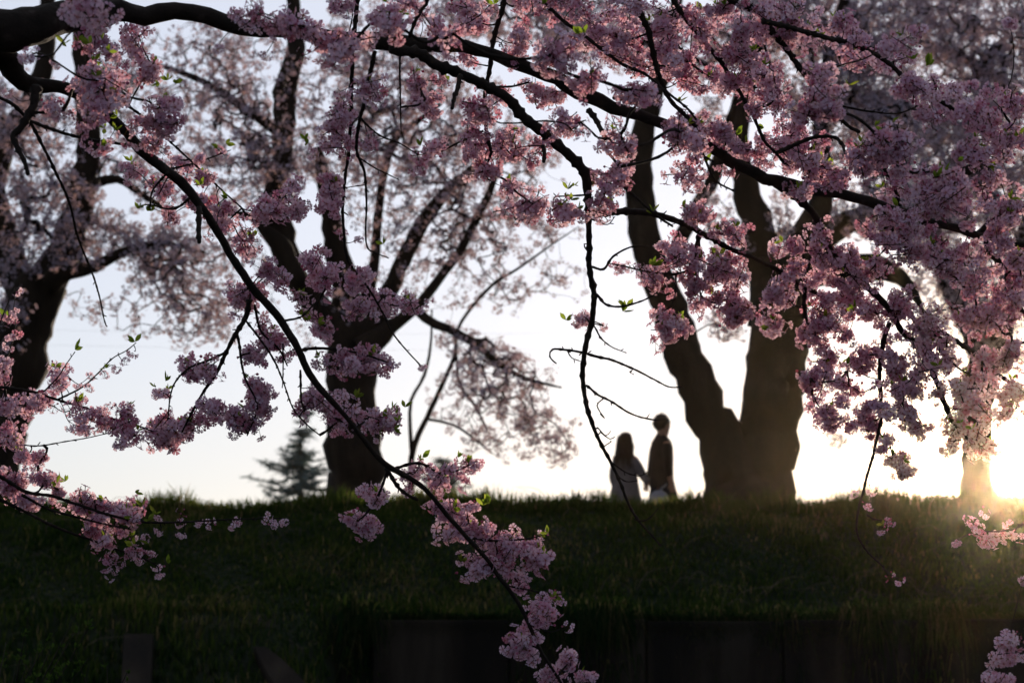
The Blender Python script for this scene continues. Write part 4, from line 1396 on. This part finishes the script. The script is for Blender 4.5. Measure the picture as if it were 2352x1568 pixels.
b(20, 9.6, (1900, 48), (1940, 62), (1965, 92), (1992, 100)); b(24, 9.6, (1955, 128), (1975, 140)); b(20, 8.8, (2030, 112), (2070, 102), (2105, 80), (2120, 62)); b(24, 9.7, (2050, 150), (2090, 172), (2078, 200), (2132, 202)); b(20, 9.8, (2140, 222))
b(24, 9.9, (2120, 262), (2160, 282)); b(28, 9.9, (2200, 240), (2240, 250), (2270, 282), (2258, 305)); b(26, 10, (2320, 230), (2345, 262)); b(14, 10, (2310, 45), (2335, 60)); b(26, 10, (2250, 320), (2292, 312), (2332, 332), (2300, 352))
b(34, 8.9, (1960, 310), (2010, 332), (2060, 330), (2080, 360), (2030, 372), c=1.1); b(28, 9.2, (1960, 362), (1992, 392)); b(34, 9.1, (2120, 380), (2160, 400), (2205, 422), (2180, 450), (2122, 450), c=1.1); b(32, 9.3, (2160, 482), (2212, 470))
b(28, 9.9, (2200, 350), (2232, 342), (2270, 380), (2282, 420), (2250, 480)); b(24, 10, (1820, 330), (1850, 362), (1872, 392), (1842, 402)); b(20, 10, (1900, 400), (1932, 422)); b(16, 9.8, (1650, 392), (1682, 402)); b(20, 9.8, (1810, 440), (1872, 432), (1882, 460))
b(28, 9.8, (2000, 492), (2050, 492), (2102, 502), (2060, 540)); b(28, 10, (1980, 520), (2040, 560), (2110, 580), (2160, 560)); b(26, 10.2, (2320, 450), (2335, 520), (2290, 470)); b(22, 10, (1580, 482), (1620, 500), (1622, 522)); b(24, 10.1, (1650, 532), (1692, 542))
b(26, 10.2, (1530, 552), (1562, 570), (1590, 600), (1542, 592)); b(26, 10.3, (1640, 590), (1670, 602), (1658, 640), (1612, 642)); b(14, 10.2, (1410, 610), (1450, 618)); b(20, 10.2, (1480, 632), (1520, 645), (1560, 650)); b(24, 10.3, (1590, 662), (1600, 640))
b(28, 10.3, (1495, 742), (1540, 722), (1560, 750), (1522, 765)); b(16, 10.2, (1322, 742), (1348, 722), (1360, 745)); b(11, 10.2, (1385, 750), (1395, 722), c=.7)
b(26, 10.3, (1750, 570), (1800, 562), (1852, 572), (1900, 542)); b(26, 10.3, (1860, 602), (1902, 612), (1950, 572)); b(20, 10.4, (1950, 602), (2000, 590), (2032, 610), (2040, 592)); b(26, 10.4, (1580, 682), (1640, 692), (1702, 702)); b(22, 10.4, (1715, 738), (1680, 722))
b(26, 10.4, (1760, 662), (1802, 690), (1822, 702)); b(24, 10.4, (1790, 622), (1832, 640)); b(24, 10.5, (1760, 720), (1782, 760)); b(28, 10.5, (1850, 682), (1902, 702), (1960, 690)); b(26, 10.4, (1940, 652), (1982, 662)); b(28, 10.5, (1892, 740), (1850, 772), (1932, 732))
b(28, 10.6, (1962, 702), (2020, 712), (2080, 692), (2062, 722)); b(28, 10.2, (2130, 622), (2180, 602), (2232, 602), (2280, 622)); b(26, 10.4, (2260, 660), (2200, 652)); b(28, 10.4, (2300, 560), (2342, 602), (2330, 680), (2312, 740)); b(24, 10.5, (2200, 702), (2240, 702), (2222, 742))
b(22, 10.6, (1962, 782), (1990, 802), (1972, 840)); b(26, 10.6, (1900, 800), (1880, 850), (1862, 882), (1880, 912)); b(22, 10.6, (1920, 860), (1942, 892)); b(24, 10.6, (1875, 945), (1909, 962), (1954, 980)); b(20, 10.6, (1978, 930), (1995, 972))
b(26, 10.6, (2037, 792), (2064, 844), (2082, 896)); b(26, 10.6, (2064, 930), (2099, 964), (2116, 992)); b(22, 10.6, (2047, 896), (2133, 878)); b(28, 10.4, (2133, 723), (2116, 775), (2168, 809), (2185, 844)); b(22, 10.5, (2116, 809), (2150, 740))
b(26, 10.5, (2271, 706), (2237, 723), (2288, 740)); b(28, 10.6, (2254, 827), (2288, 809), (2323, 827), (2333, 775)); b(28, 10.7, (2305, 878), (2340, 896)); b(28, 10.7, (2202, 896), (2237, 913), (2254, 947)); b(28, 10.7, (2185, 964), (2219, 999), (2271, 982))
b(24, 10.7, (2185, 1016), (2271, 1026), (2305, 1030)); b(24, 10.8, (2305, 940), (2333, 947)); b(16, 10.5, (2030, 999), (2047, 1016), (2023, 1033)); b(17, 10.5, (2035, 1055), (2065, 1062), (2082, 1086), (2058, 1097))
b(8, 10.5, (1961, 1131), c=.8); b(7, 10.5, (1996, 1128), c=.8); b(9, 10.5, (1999, 1155), c=.8); b(15, 10.4, (2041, 1200), (2048, 1212)); b(9, 10.4, (2020, 1212)); b(9, 10.4, (2041, 1321)); b(11, 10.4, (2061, 1328))
b(13, 10.2, (2234, 1200), (2247, 1225)); b(8, 10.2, (2254, 1180)); b(18, 10.2, (2260, 1235), (2310, 1230), (2340, 1222)); b(9, 10.2, (2196, 1245)); b(22, 10.0, (2312, 1462), (2340, 1455)); b(22, 10.0, (2306, 1503), (2322, 1490)); b(20, 10, (2282, 1534), (2299, 1555), (2275, 1560))
b(10, 9.8, (2348, 1400), (2350, 1330), c=.7)
b(22, 9.6, (1440, 20), (1530, 20), (1580, 20)); b(20, 9.5, (1060, 20), (1120, 15)); b(24, 9.6, (1050, 60), (1110, 50)); b(16, 9.6, (1150, 100), (1180, 130)); b(20, 9.6, (1060, 130), (1100, 120))

for pl_ in ([(1620, 40), (1850, 60)], [(1640, 165), (1800, 200)], [(1690, 320), (1800, 360)], [(2000, 400), (2300, 420)], [(1950, 490), (2300, 560)],
            [(1560, 570), (1690, 680)], [(1800, 600), (2300, 680)], [(1880, 730), (2300, 860)], [(1880, 860), (2080, 930)], [(1500, 60), (1620, 130)], [(1380, 60), (1560, 150)], [(1840, 60), (2060, 130)], [(2100, 180), (2330, 260)], [(1760, 280), (1960, 380)], [(2180, 900), (2300, 980)]):
    S.append((58, 10.2, pl_, .34 if pl_[0][1] < 350 else .22))
nodes, sizes = [], []
for r, Y, pts, c in S:
    if Y >= 10 and pts[0][0] < 1420 and r > 12:
        c *= 1.3
    if pts[0][0] > 1420 and r > 20:
        c *= .80
    segs = list(zip(pts, pts[1:])) or [(pts[0], pts[0])]
    L = sum(math.hypot(q[0] - p[0], q[1] - p[1]) for p, q in segs)
    rc = 0.040 / px(Y)                       # nominal ball radius in px
    inner = max(0.0, r - rc * 0.5)
    area = L * 2 * r + math.pi * r * r
    n = max(1, int(round(c * area / (math.pi * rc * rc) * 2.1)))
    w = np.array([math.hypot(q[0] - p[0], q[1] - p[1]) + 1e-3 for p, q in segs])
    for k in range(n):
        s_ = segs[g.choice(len(segs), p=w / w.sum())]
        t = g.uniform()
        a_ = g.uniform(0, 2 * np.pi)
        q_ = inner * math.sqrt(g.uniform())
        u = s_[0][0] * (1 - t) + s_[1][0] * t + q_ * math.cos(a_)
        v = s_[0][1] * (1 - t) + s_[1][1] * t + q_ * math.sin(a_)
        p = P(u, v, Y + (g.normal(0, .08) if Y < 8.9 else .05 + g.normal(.04, .11)))
        nodes.append((p.x, p.y, p.z))
        sizes.append(min(1.0, (r / rc)) * g.uniform(.85, 1.15))
nodes = np.array(nodes)
sizes = np.clip(np.array(sizes), .52, 1.2)
nn = len(nodes)
par, sz, order = prim_twigs(anch, nodes, 1)
V_, Fs = join_tubes(twig_tubes(anch, nodes, par, sz, 0.0016, 0.006, 5, g, sag=.12))
link('twigs', np_mesh('twigs', V_, Fs, [M['bark']]), near, kind='stuff')
which = g.integers(0, 12, nn)
which[sizes < .6] = np.where(g.uniform(0, 1, (sizes < .6).sum()) < .5, 12, 10)
swap = g.uniform(0, 1, nn) < .05
which[swap] = 13
rots = [rand_rot(g, .8) for _ in range(nn)]
sizes = np.where(which >= 12, np.maximum(sizes, .8), sizes)
# nearest 300 in view as parts, the rest as one mass
inview = np.argsort(nodes[:, 1] / (0.6 + 0.4 * sizes))
top = inview[:300]
rest = inview[300:]
from mathutils import Matrix
for k in top:
    o = bpy.data.objects.new('blossom_cluster', proto_me[which[k]])
    COL.objects.link(o)
    o.parent = near
    Rm = Matrix([list(r_) for r_ in rots[k]]).to_4x4()
    o.matrix_basis = Matrix.Translation(Vector(nodes[k]) - TB) @ Rm @ Matrix.Scale(float(sizes[k]), 4)
me = scatter_mesh('blossom', protos, nodes[rest], [rots[k] for k in rest], sizes[rest], which[rest], PM)
link('blossom', me, near, kind='stuff')
# leaf sprigs
lp = []
for u, v, Y in ((205, 100, 8.6), (250, 118, 8.6), (180, 95, 8.6), (215, 140, 8.7), (150, 100, 8.3), (235, 90, 8.6), (365, 190, 8.7), (385, 185, 8.7), (400, 190, 8.7), (320, 480, 9.5), (335, 475, 9.5), (350, 485, 9.5), (500, 338, 9.5),
                (520, 330, 9.5), (460, 425, 9.4), (240, 295, 8.8), (270, 265, 8.6), (265, 300, 8.8), (300, 370, 9.3), (705, 330, 9.6), (700, 320, 9.6), (1305, 435, 9.6), (1300, 450, 9.6), (1312, 460, 9.6), (1320, 425, 9.6),
                (380, 875, 10.2), (475, 842, 10.2), (710, 735, 10.1), (730, 740, 10.1), (695, 725, 10.1), (970, 1050, 10.3), (1052, 1050, 10.3), (1072, 1058, 10.3), (1110, 1160, 10.4), (1125, 1155, 10.4), (1065, 1290, 10.4), (1060, 1285, 10.4),
                (1258, 1225, 10.4), (1245, 1232, 10.4), (1290, 1375, 10.5), (1225, 1470, 10.5), (1270, 1370, 10.5), (905, 985, 10.2), (915, 940, 10.2), (930, 935, 10.2), (310, 785, 9.9), (172, 803, 9.6), (242, 845, 9.8),
                (1330, 80, 8.1), (1340, 75, 8.1), (1560, 235, 9.7), (1620, 370, 9.9), (1500, 485, 10), (1640, 610, 10.3), (1500, 610, 10.2), (1690, 520, 10.1), (1690, 310, 9.9), (2090, 135, 9.5), (2130, 150, 9.6), (1950, 195, 9.6),
                (2010, 290, 8.9), (2050, 280, 8.9), (2150, 410, 9.1), (2200, 370, 9.2), (2240, 870, 10.6), (2200, 880, 10.6), (2165, 850, 10.5), (2100, 520, 9.9), (1430, 715, 10.2), (1440, 705, 10.2), (1300, 735, 10.2), (880, 560, 9.9),
                (130, 1110, 9.8), (150, 1105, 9.8), (310, 1130, 9.8), (328, 1160, 9.8), (285, 1185, 9.7), (320, 1240, 9.8), (385, 1292, 9.9), (340, 1195, 9.8), (1245, 10, 9.2), (1135, 10, 9.4), (890, 5, 7.9), (1790, 60, 9.5), (40, 1010, 9.8)):
    w = P(u, v, Y - .05)
    lp.append((w.x, w.y, w.z, g.uniform(.9, 1.4)))
for k in g.choice(nn, 270, replace=False):
    d = g.normal(0, 1, 3); d /= np.linalg.norm(d); d[2] = abs(d[2])
    p = nodes[k] + d * .035 * sizes[k]
    lp.append((*p, g.uniform(.7, 1.35)))
for (x_, y_, z_, s_) in lp:
    o = bpy.data.objects.new('leaf_sprig', leaf_me[g.integers(0, 5)])
    COL.objects.link(o)
    o.parent = near
    o.location = Vector((x_, y_, z_)) - TB
    o.rotation_euler = (g.normal(0, .6), g.normal(0, .6), g.uniform(0, 6))
    o.scale = (s_, s_, s_)

# ------------------------------------------------------------------ shrubs on the near bank
def shrub(loc, rad, n, seed, label):
    gg = np.random.default_rng(seed)
    t = empty('shrub', loc, label, 'shrub', 'small leafy shrubs on the near bank')
    tubes, Vs, Ts, tn = [], [], [], []
    o_ = 0
    for k in range(n):
        a = gg.uniform(0, 2 * np.pi)
        d = np.array([math.cos(a) * gg.uniform(.1, .9), math.sin(a) * gg.uniform(.1, .9), gg.uniform(.7, 1.3)])
        p = np.array([np.zeros(3), d * rad * .5 + gg.normal(0, .03, 3), d * rad])
        tubes.append(tube_arrays(catmull(np.column_stack([p, [.006, .004, .0015]]), .05), 4, 0))
        for q_ in range(12):
            t_ = gg.uniform(.3, 1.02)
            c = d * rad * t_ + gg.normal(0, .012, 3)
            v_, tt_, n_ = leaf_sprig(int(gg.integers(1e6)), 4, .03)
            Vs.append(v_ + c); Ts.append(tt_ + o_); tn.append(n_)
            o_ += len(v_)
    V_, Fs = join_tubes(tubes)
    link('stems', np_mesh('stems', V_, Fs, [M['bark']]), t, loc=(0, 0, 0))
    link('foliage', np_mesh('foliage', np.vstack(Vs), [np.vstack(Ts)], [M['shrub_leaf']], tone=np.concatenate(tn)), t, kind='stuff', loc=(0, 0, 0))


w = P(15, 1470, 13.0)
shrub((w.x - .05, 13.0, w.z - .75), .75, 16, 61, 'leafy green shrub in the bottom left corner')
w = P(238, 1535, 12.5)
shrub((w.x, 12.5, w.z - .5), .5, 8, 62, 'low green shrub tip at the bottom, left of the concrete rib')


# ------------------------------------------------------------------ people
def skin_part(name, verts, edges, radii, mat, parent, root=0, sub=2, disp=None):
    me = bpy.data.meshes.new(name)
    me.from_pydata(verts, edges, [])
    me.materials.append(mat)
    o = bpy.data.objects.new(name, me)
    COL.objects.link(o)
    o.parent = parent
    md = o.modifiers.new('skin', 'SKIN')
    md.use_smooth_shade = True
    md.branch_smoothing = .6
    sv = me.skin_vertices[0].data
    for k, r_ in enumerate(radii):
        sv[k].radius = (r_, r_) if not isinstance(r_, tuple) else r_
        sv[k].use_root = (k == root)
    s_ = o.modifiers.new('sub', 'SUBSURF')
    s_.levels = sub
    s_.render_levels = sub
    return o


class Rig:
    def __init__(self):
        self.v, self.e, self.r = [], [], []

    def add(self, p, r, par=None):
        self.v.append(tuple(p)); self.r.append(r)
        if par is not None:
            self.e.append((par, len(self.v) - 1))
        return len(self.v) - 1

    def chain(self, par, *pr):
        for p, r in pr:
            par = self.add(p, r, par)
        return par


def hand(rig, wrist, d, side, curl, s=1.0):
    """palm and five fingers growing from the wrist along d"""
    d = np.array(d, float); d /= np.linalg.norm(d)
    side = np.array(side, float); side -= d * side.dot(d); side /= np.linalg.norm(side)
    nrm = np.cross(d, side)
    w0 = np.array(rig.v[wrist])
    palm = rig.add(w0 + d * .05 * s, (.028 * s, .020 * s), wrist)
    for k, (off, L) in enumerate(((-.030, .070), (-.010, .080), (.011, .074), (.030, .058))):
        a = w0 + d * .085 * s + side * off * s
        i0 = rig.add(a, .0095 * s, palm)
        b_ = a + (d * (1 - curl * .3) + nrm * curl * .5) * L * .5 * s
        i1 = rig.add(b_, .0085 * s, i0)
        rig.add(b_ + (d * (1 - curl) + nrm * curl) * L * .5 * s, .007 * s, i1)
    a = w0 + d * .035 * s - side * .032 * s
    i0 = rig.add(a, .011 * s, palm)
    rig.add(a + (d * .7 - side * .6 + nrm * .3) * .045 * s, .009 * s, i0)


def person_base(h):
    return h / 1.74


GZ = 2.83
# --- man: local x = forward, y = his left
def build_man():
    t = empty('person', (P(1521, 1100, 30.3).x, 30.3, GZ), 'taller person in dark shirt and trousers walking right, short haired', 'person', 'couple walking hand in hand')
    t.rotation_euler = (0, 0, R(22))
    s = 1.0
    rg = Rig()
    pel = rg.add((0, 0, .95), (.09, .09))
    ab = rg.add((.0, 0, 1.12), (.08, .08), pel)
    ch = rg.add((.0, 0, 1.28), (.08, .08), ab)
    uc = rg.add((-.01, 0, 1.38), (.06, .06), ch)
    nk = rg.add((.0, 0, 1.48), .068, uc)
    hd = rg.add((.025, 0, 1.555), (.070, .074), nk)
    h2 = rg.add((.02, 0, 1.655), (.082, .088), hd)
    rg.add((.015, 0, 1.70), (.068, .07), h2)
    # face: nose, chin, brow
    rg.add((.118, 0, 1.605), .014, hd)
    rg.add((.085, 0, 1.535), .022, hd)
    rg.add((.01, .082, 1.61), .016, hd)
    rg.add((.01, -.082, 1.61), .016, hd)
    # arms
    ls = rg.chain(uc, ((-.01, .17, 1.385), .055), ((-.04, .23, 1.12), .042), ((-.06, .30, .93), .030))
    hand(rg, ls, (-.15, .25, -.9), (1, 0, 0), .7)
    rs = rg.chain(uc, ((-.01, -.16, 1.385), .055), ((-.03, -.20, 1.12), .045), ((.02, -.215, .88), .033))
    hand(rg, rs, (.15, -.02, -1), (1, 0, 0), .9)
    # legs mid stride
    rg.chain(pel, ((.03, -.09, .86), .088), ((.17, -.09, .50), .060), ((.13, -.09, .28), .055), ((.14, -.09, .09), .038), ((.28, -.09, .04), .034))
    rg.chain(pel, ((-.02, .09, .86), .088), ((-.10, .09, .50), .060), ((-.22, .09, .28), .055), ((-.34, .09, .12), .038), ((-.24, .09, .04), .034))
    skin_part('body', rg.v, rg.e, rg.r, M['skin'], t)
    # shirt: lofted body with soft folds, sleeves on top
    prof = [(1.505, .055, .058), (1.475, .078, .072), (1.44, .135, .092), (1.40, .178, .108), (1.33, .196, .124), (1.20, .190, .134), (1.05, .180, .134), (.95, .180, .140), (.86, .186, .148), (.83, .184, .146)]
    n1 = 40
    V_, F_ = [], []
    for i_, (z_, wy, wx) in enumerate(prof):
        for j_ in range(n1):
            a_ = 2 * math.pi * j_ / n1
            f_ = 1 + .035 * mnoise.noise(Vector((math.cos(a_) * 2, math.sin(a_) * 2, z_ * 7))) + .012 * math.sin(a_ * 6 + z_ * 14)
            V_.append((math.cos(a_) * wx * f_ - .005, math.sin(a_) * wy * f_, z_ + .01 * math.sin(a_ * 3)))
    for i_ in range(len(prof) - 1):
        for j_ in range(n1):
            a_ = i_ * n1 + j_
            b_ = i_ * n1 + (j_ + 1) % n1
            F_.append((a_, a_ + n1, b_ + n1, b_))
    link('shirt', np_mesh('shirt', V_, [F_], [M['shirt']]), t, loc=(0, 0, 0))
    for pts in (((-.012, .145, 1.385, .072), (-.02, .195, 1.28, .068), (-.035, .228, 1.10, .058), (-.05, .27, .97, .045)),
                ((-.012, -.145, 1.385, .072), (-.02, -.190, 1.28, .068), (-.03, -.202, 1.10, .058), (.0, -.212, .94, .045))):
        r5 = Rig()
        p = None
        for (x_, y_, z_, r_) in pts:
            p = r5.add((x_, y_, z_), r_, p)
        skin_part('sleeve', r5.v, r5.e, r5.r, M['shirt'], t)
    for pts in (((0, -.07, .97, .125), (.02, -.085, .84, .112), (.10, -.09, .66, .092), (.17, -.09, .48, .076), (.14, -.09, .14, .060)),
                ((0, .07, .97, .125), (-.01, .085, .84, .112), (-.06, .09, .66, .092), (-.12, .09, .48, .076), (-.31, .09, .17, .060))):
        r5 = Rig()
        p = None
        for (x_, y_, z_, r_) in pts:
            p = r5.add((x_, y_, z_), r_, p)
        skin_part('trouser_leg', r5.v, r5.e, r5.r, M['trousers'], t)
    for sx, sy, z_ in ((.20, -.09, .045), (-.30, .09, .07)):
        r4 = Rig()
        q_ = r4.add((sx - .06, sy, z_), .044)
        r4.chain(q_, ((sx + .03, sy, z_ - .002), .042), ((sx + .12, sy, z_ - .012), .030))
        skin_part('shoe', r4.v, r4.e, r4.r, M['shoe'], t)
    hair((-.004, 0, 1.635), (.112, .102, .122), t, 41, cut=.0)
    return t


def hair(c, rad, parent, seed, cut=0.0, tuft=.010):
    gg = np.random.default_rng(seed)
    n1, n2 = 28, 20
    V_ = []
    for i_ in range(n2 + 1):
        th = math.pi * i_ / n2
        for j_ in range(n1):
            ph = 2 * math.pi * j_ / n1
            d = np.array([math.sin(th) * math.cos(ph), math.sin(th) * math.sin(ph), math.cos(th)])
            k = 1 + 0.10 * mnoise.noise(Vector(d * 5)) + 0.08 * mnoise.noise(Vector(d * 13))
            # recede at the face (front and below), cover the nape
            low = max(0, -d[2] + .05)
            front = max(0, d[0] - .05)
            if d[2] < .25:
                k *= 1 - .55 * front * min(1, (0.25 - d[2]) * 2.5)
            k *= 1 - .14 * low
            V_.append(np.array(c) + d * np.array(rad) * k * (1 + gg.uniform(-.01, .03)))
    F_ = []
    for i_ in range(n2):
        for j_ in range(n1):
            a_ = i_ * n1 + j_
            b_ = i_ * n1 + (j_ + 1) % n1
            F_.append((a_, b_, b_ + n1, a_ + n1))
    o = link('hair', np_mesh('hair', V_, [F_], [M['hair']]), parent, loc=(0, 0, 0))
    # loose strands
    tb = []
    for k in range(140):
        th = gg.uniform(0, 1.5); ph = gg.uniform(0, 6.28)
        d = np.array([math.sin(th) * math.cos(ph), math.sin(th) * math.sin(ph), math.cos(th)])
        p0 = np.array(c) + d * np.array(rad) * .95
        p1 = p0 + d * .018 + gg.normal(0, .012, 3)
        tb.append(tube_arrays(np.array([(*p0, .0025), (*((p0 + p1) / 2), .002), (*p1, .0008)]), 3, 0))
    V2, Fs = join_tubes(tb)
    s_ = link('strands', np_mesh('strands', V2, Fs, [M['hair']]), o, loc=(0, 0, 0), kind='stuff')


def build_woman():
    t = empty('person', (P(1437, 1100, 30.65).x, 30.65, GZ + .0), 'shorter person with long wavy dark hair and pale loose dress, reaching a hand out', 'person', 'couple walking hand in hand')
    t.rotation_euler = (0, 0, R(62))
    k = .885
    rg = Rig()

    def q(x_, y_, z_):
        return (x_ * k, y_ * k, z_ * k)
    pel = rg.add(q(0, 0, .95), (.14 * k, .12 * k))
    ab = rg.add(q(0, 0, 1.12), (.115 * k, .09 * k), pel)
    ch = rg.add(q(0, 0, 1.30), (.13 * k, .10 * k), ab)
    uc = rg.add(q(-.01, 0, 1.40), (.095 * k, .08 * k), ch)
    nk = rg.add(q(0, 0, 1.49), .044 * k, uc)
    hd = rg.add(q(.02, 0, 1.57), (.07 * k, .074 * k), nk)
    h2 = rg.add(q(.02, 0, 1.655), (.084 * k, .088 * k), hd)
    rg.add(q(.015, 0, 1.70), (.068 * k, .07 * k), h2)
    rg.add(q(.115, 0, 1.605), .012, hd)
    rg.add(q(.082, 0, 1.54), .02, hd)
    rs = rg.chain(uc, (q(-.01, -.155, 1.38), .045), (q(.02, -.27, 1.12), .034), (q(.0, -.40, .98), .025))
    hand(rg, rs, (0, -.35, -.9), (1, 0, 0), .7, .85)
    ls = rg.chain(uc, (q(-.01, .155, 1.38), .045), (q(-.02, .20, 1.12), .034), (q(.07, .20, .92), .025))
    hand(rg, ls, (.1, 0, -1), (1, 0, 0), .5, .85)
    rg.chain(pel, (q(.03, -.08, .86), .08), (q(.12, -.08, .50), .055), (q(.10, -.08, .28), .048), (q(.10, -.08, .09), .032), (q(.22, -.08, .035), .028))
    rg.chain(pel, (q(-.02, .08, .86), .08), (q(-.07, .08, .50), .055), (q(-.16, .08, .28), .048), (q(-.26, .08, .11), .032), (q(-.16, .08, .035), .028))
    skin_part('body', rg.v, rg.e, rg.r, M['skin'], t)
    # dress: lofted folds
    prof = [(1.455, .050, .050), (1.44, .085, .07), (1.40, .150, .092), (1.34, .168, .108), (1.22, .158, .115), (1.05, .172, .130), (.90, .198, .155), (.70, .225, .180), (.50, .250, .205), (.42, .256, .21)]
    n1 = 40
    V_, F_ = [], []
    for i_, (z_, wy, wx) in enumerate(prof):
        for j_ in range(n1):
            a_ = 2 * math.pi * j_ / n1
            f_ = 1 + (0.05 * math.sin(a_ * 7 + 1) + .03 * math.sin(a_ * 11)) * max(0, (1.25 - z_)) * 1.3
            V_.append((math.cos(a_) * wx * 1.14 * f_ * k - .005, math.sin(a_) * wy * 1.10 * f_ * k, (z_ + .01 * math.sin(a_ * 3)) * k))
    for i_ in range(len(prof) - 1):
        for j_ in range(n1):
            a_ = i_ * n1 + j_
            b_ = i_ * n1 + (j_ + 1) % n1
            F_.append((a_, a_ + n1, b_ + n1, b_))
    d_ = link('dress', np_mesh('dress', V_, [F_], [M['dress']]), t, loc=(0, 0, 0))
    for sgn, pts in ((-1, ((-.01, -.12, 1.385, .070), (0.01, -.20, 1.25, .074), (.02, -.27, 1.12, .066), (0, -.37, 1.01, .054))), (1, ((-.01, .12, 1.385, .062), (-.015, .18, 1.25, .062), (-.02, .2, 1.12, .055), (.05, .2, .99, .044)))):
        r5 = Rig()
        p = None
        for (x_, y_, z_, r_) in pts:
            p = r5.add(q(x_, y_, z_), r_ * k, p)
        skin_part('sleeve', r5.v, r5.e, r5.r, M['dress'], t)
    for sx, sy, z_ in ((.15, -.08, .045), (-.22, .08, .06)):
        r4 = Rig()
        q_ = r4.add(q(sx - .05, sy, z_), .038)
        r4.chain(q_, (q(sx + .03, sy, z_), .036), (q(sx + .10, sy, z_ - .01), .026))
        skin_part('shoe', r4.v, r4.e, r4.r, M['shoe'], t)
    # long hair: lofted wavy curtain round the back
    gg = np.random.default_rng(43)
    prof = [(1.765, .02, .02), (1.755, .055, .055), (1.73, .085, .085), (1.68, .105, .105), (1.62, .114, .110), (1.56, .120, .112), (1.50, .132, .112), (1.45, .142, .11), (1.41, .145, .10), (1.37, .135, .08), (1.34, .10, .05)]
    V_, F_ = [], []
    for i_, (z_, wy, wx) in enumerate(prof):
        for j_ in range(n1):
            a_ = 2 * math.pi * j_ / n1
            cx = math.cos(a_)
            f_ = 1 + .18 * mnoise.noise(Vector((math.cos(a_) * 3, math.sin(a_) * 3, z_ * 9))) + .05 * math.sin(a_ * 9 + z_ * 25)
            xx = cx * wx * f_
            if cx > .1 and z_ < 1.69:
                xx = min(xx, .02)
            off = -.02 if z_ > 1.5 else -.045 - (1.5 - z_) * .08
            V_.append(((xx + off + .02) * k, (math.sin(a_) * wy * f_) * k, z_ * k))
    for i_ in range(len(prof) - 1):
        for j_ in range(n1):
            a_ = i_ * n1 + j_
            b_ = i_ * n1 + (j_ + 1) % n1
            F_.append((a_, a_ + n1, b_ + n1, b_))
    o = link('hair', np_mesh('hair', V_, [F_], [M['hair']]), t, loc=(0, 0, 0))
    tb = []
    for k2 in range(220):
        y_ = gg.uniform(-.15, .15); z0 = gg.uniform(1.45, 1.72)
        wv_ = gg.uniform(0, 6)
        p = []
        for t_ in np.linspace(0, 1, 8):
            zz = z0 - t_ * .25
            sp = .11 + (1.6 - zz) * .12
            ang = y_ / .15 * 1.5
            p.append(((-.03 - math.cos(ang) * sp * .8 + .008 * math.sin(t_ * 9 + wv_)) * k, (math.sin(ang) * sp * 1.05 + .012 * math.sin(t_ * 11 + wv_)) * k, zz * k, .0045 * (1 - t_ * .6)))
        tb.append(tube_arrays(np.array(p), 4, 0))
    V2, Fs = join_tubes(tb)
    link('strands', np_mesh('strands', V2, Fs, [M['hair']]), o, loc=(0, 0, 0), kind='stuff')
    return t


man = build_man()
woman = build_woman()
# pale bag hanging from the taller person's near hand
hp = P(1531, 1110, 30.12)
bc = P(1513, 1150, 30.10)
bagt = empty('shoulder_bag', (bc.x, bc.y, bc.z), 'pale cloth bag hanging from the taller person\'s hand', 'bag')
V_, F_ = [], []
n1 = 24
for i_, (z_, wx, wy) in enumerate([(-.17, .02, .01), (-.165, .10, .045), (-.12, .135, .065), (-.04, .14, .07), (.04, .125, .06), (.10, .09, .035), (.13, .045, .018), (.135, .01, .01)]):
    for j_ in range(n1):
        a_ = 2 * math.pi * j_ / n1
        f_ = 1 + .05 * math.sin(a_ * 5 + z_ * 20)
        V_.append((math.cos(a_) * wx * f_, math.sin(a_) * wy * f_, z_))
for i_ in range(7):
    for j_ in range(n1):
        a_ = i_ * n1 + j_
        b_ = i_ * n1 + (j_ + 1) % n1
        F_.append((a_, b_, b_ + n1, a_ + n1))
link('pouch', np_mesh('pouch', V_, [F_], [M['bag']]), bagt, loc=(0, 0, 0))
hl = hp - bc
sp = np.array([(.02, 0, .11, .010), (.045, 0, .17, .010), (hl.x * .8, hl.y * .6, hl.z * .85, .010), (hl.x, hl.y, hl.z, .010)])
V_, Q_, T_ = tube_arrays(catmull(sp, .02), 8, 0)
link('strap', np_mesh('strap', V_, [Q_, T_], [M['bag']]), bagt, loc=(0, 0, 0))

# ------------------------------------------------------------------ haze volume, added to imitate the lens glow round the sun
HAZE = True
if HAZE:
    hv = [(x_, y_, z_) for z_ in (-3, 26) for y_ in (-12, 240) for x_ in (-140, 140)]
    hq = [(0, 2, 3, 1), (4, 5, 7, 6), (0, 1, 5, 4), (2, 6, 7, 3), (0, 4, 6, 2), (1, 3, 7, 5)]
    mh, nh, oh = new_mat('haze')
    pv_ = nh.nodes.new('ShaderNodeVolumePrincipled')
    pv_.inputs['Color'].default_value = (0.97, 0.76, 0.48, 1)
    pv_.inputs['Density'].default_value = 0.00010
    pv_.inputs['Anisotropy'].default_value = 0.975
    nh.links.new(pv_.outputs[0], oh.inputs['Volume'])
    ho = link('haze', np_mesh('haze', hv, [hq], [mh], smooth=False), kind='stuff', label='thin warm haze added to give the lens glow round the sun', cat='haze')

print('NODES', nn)
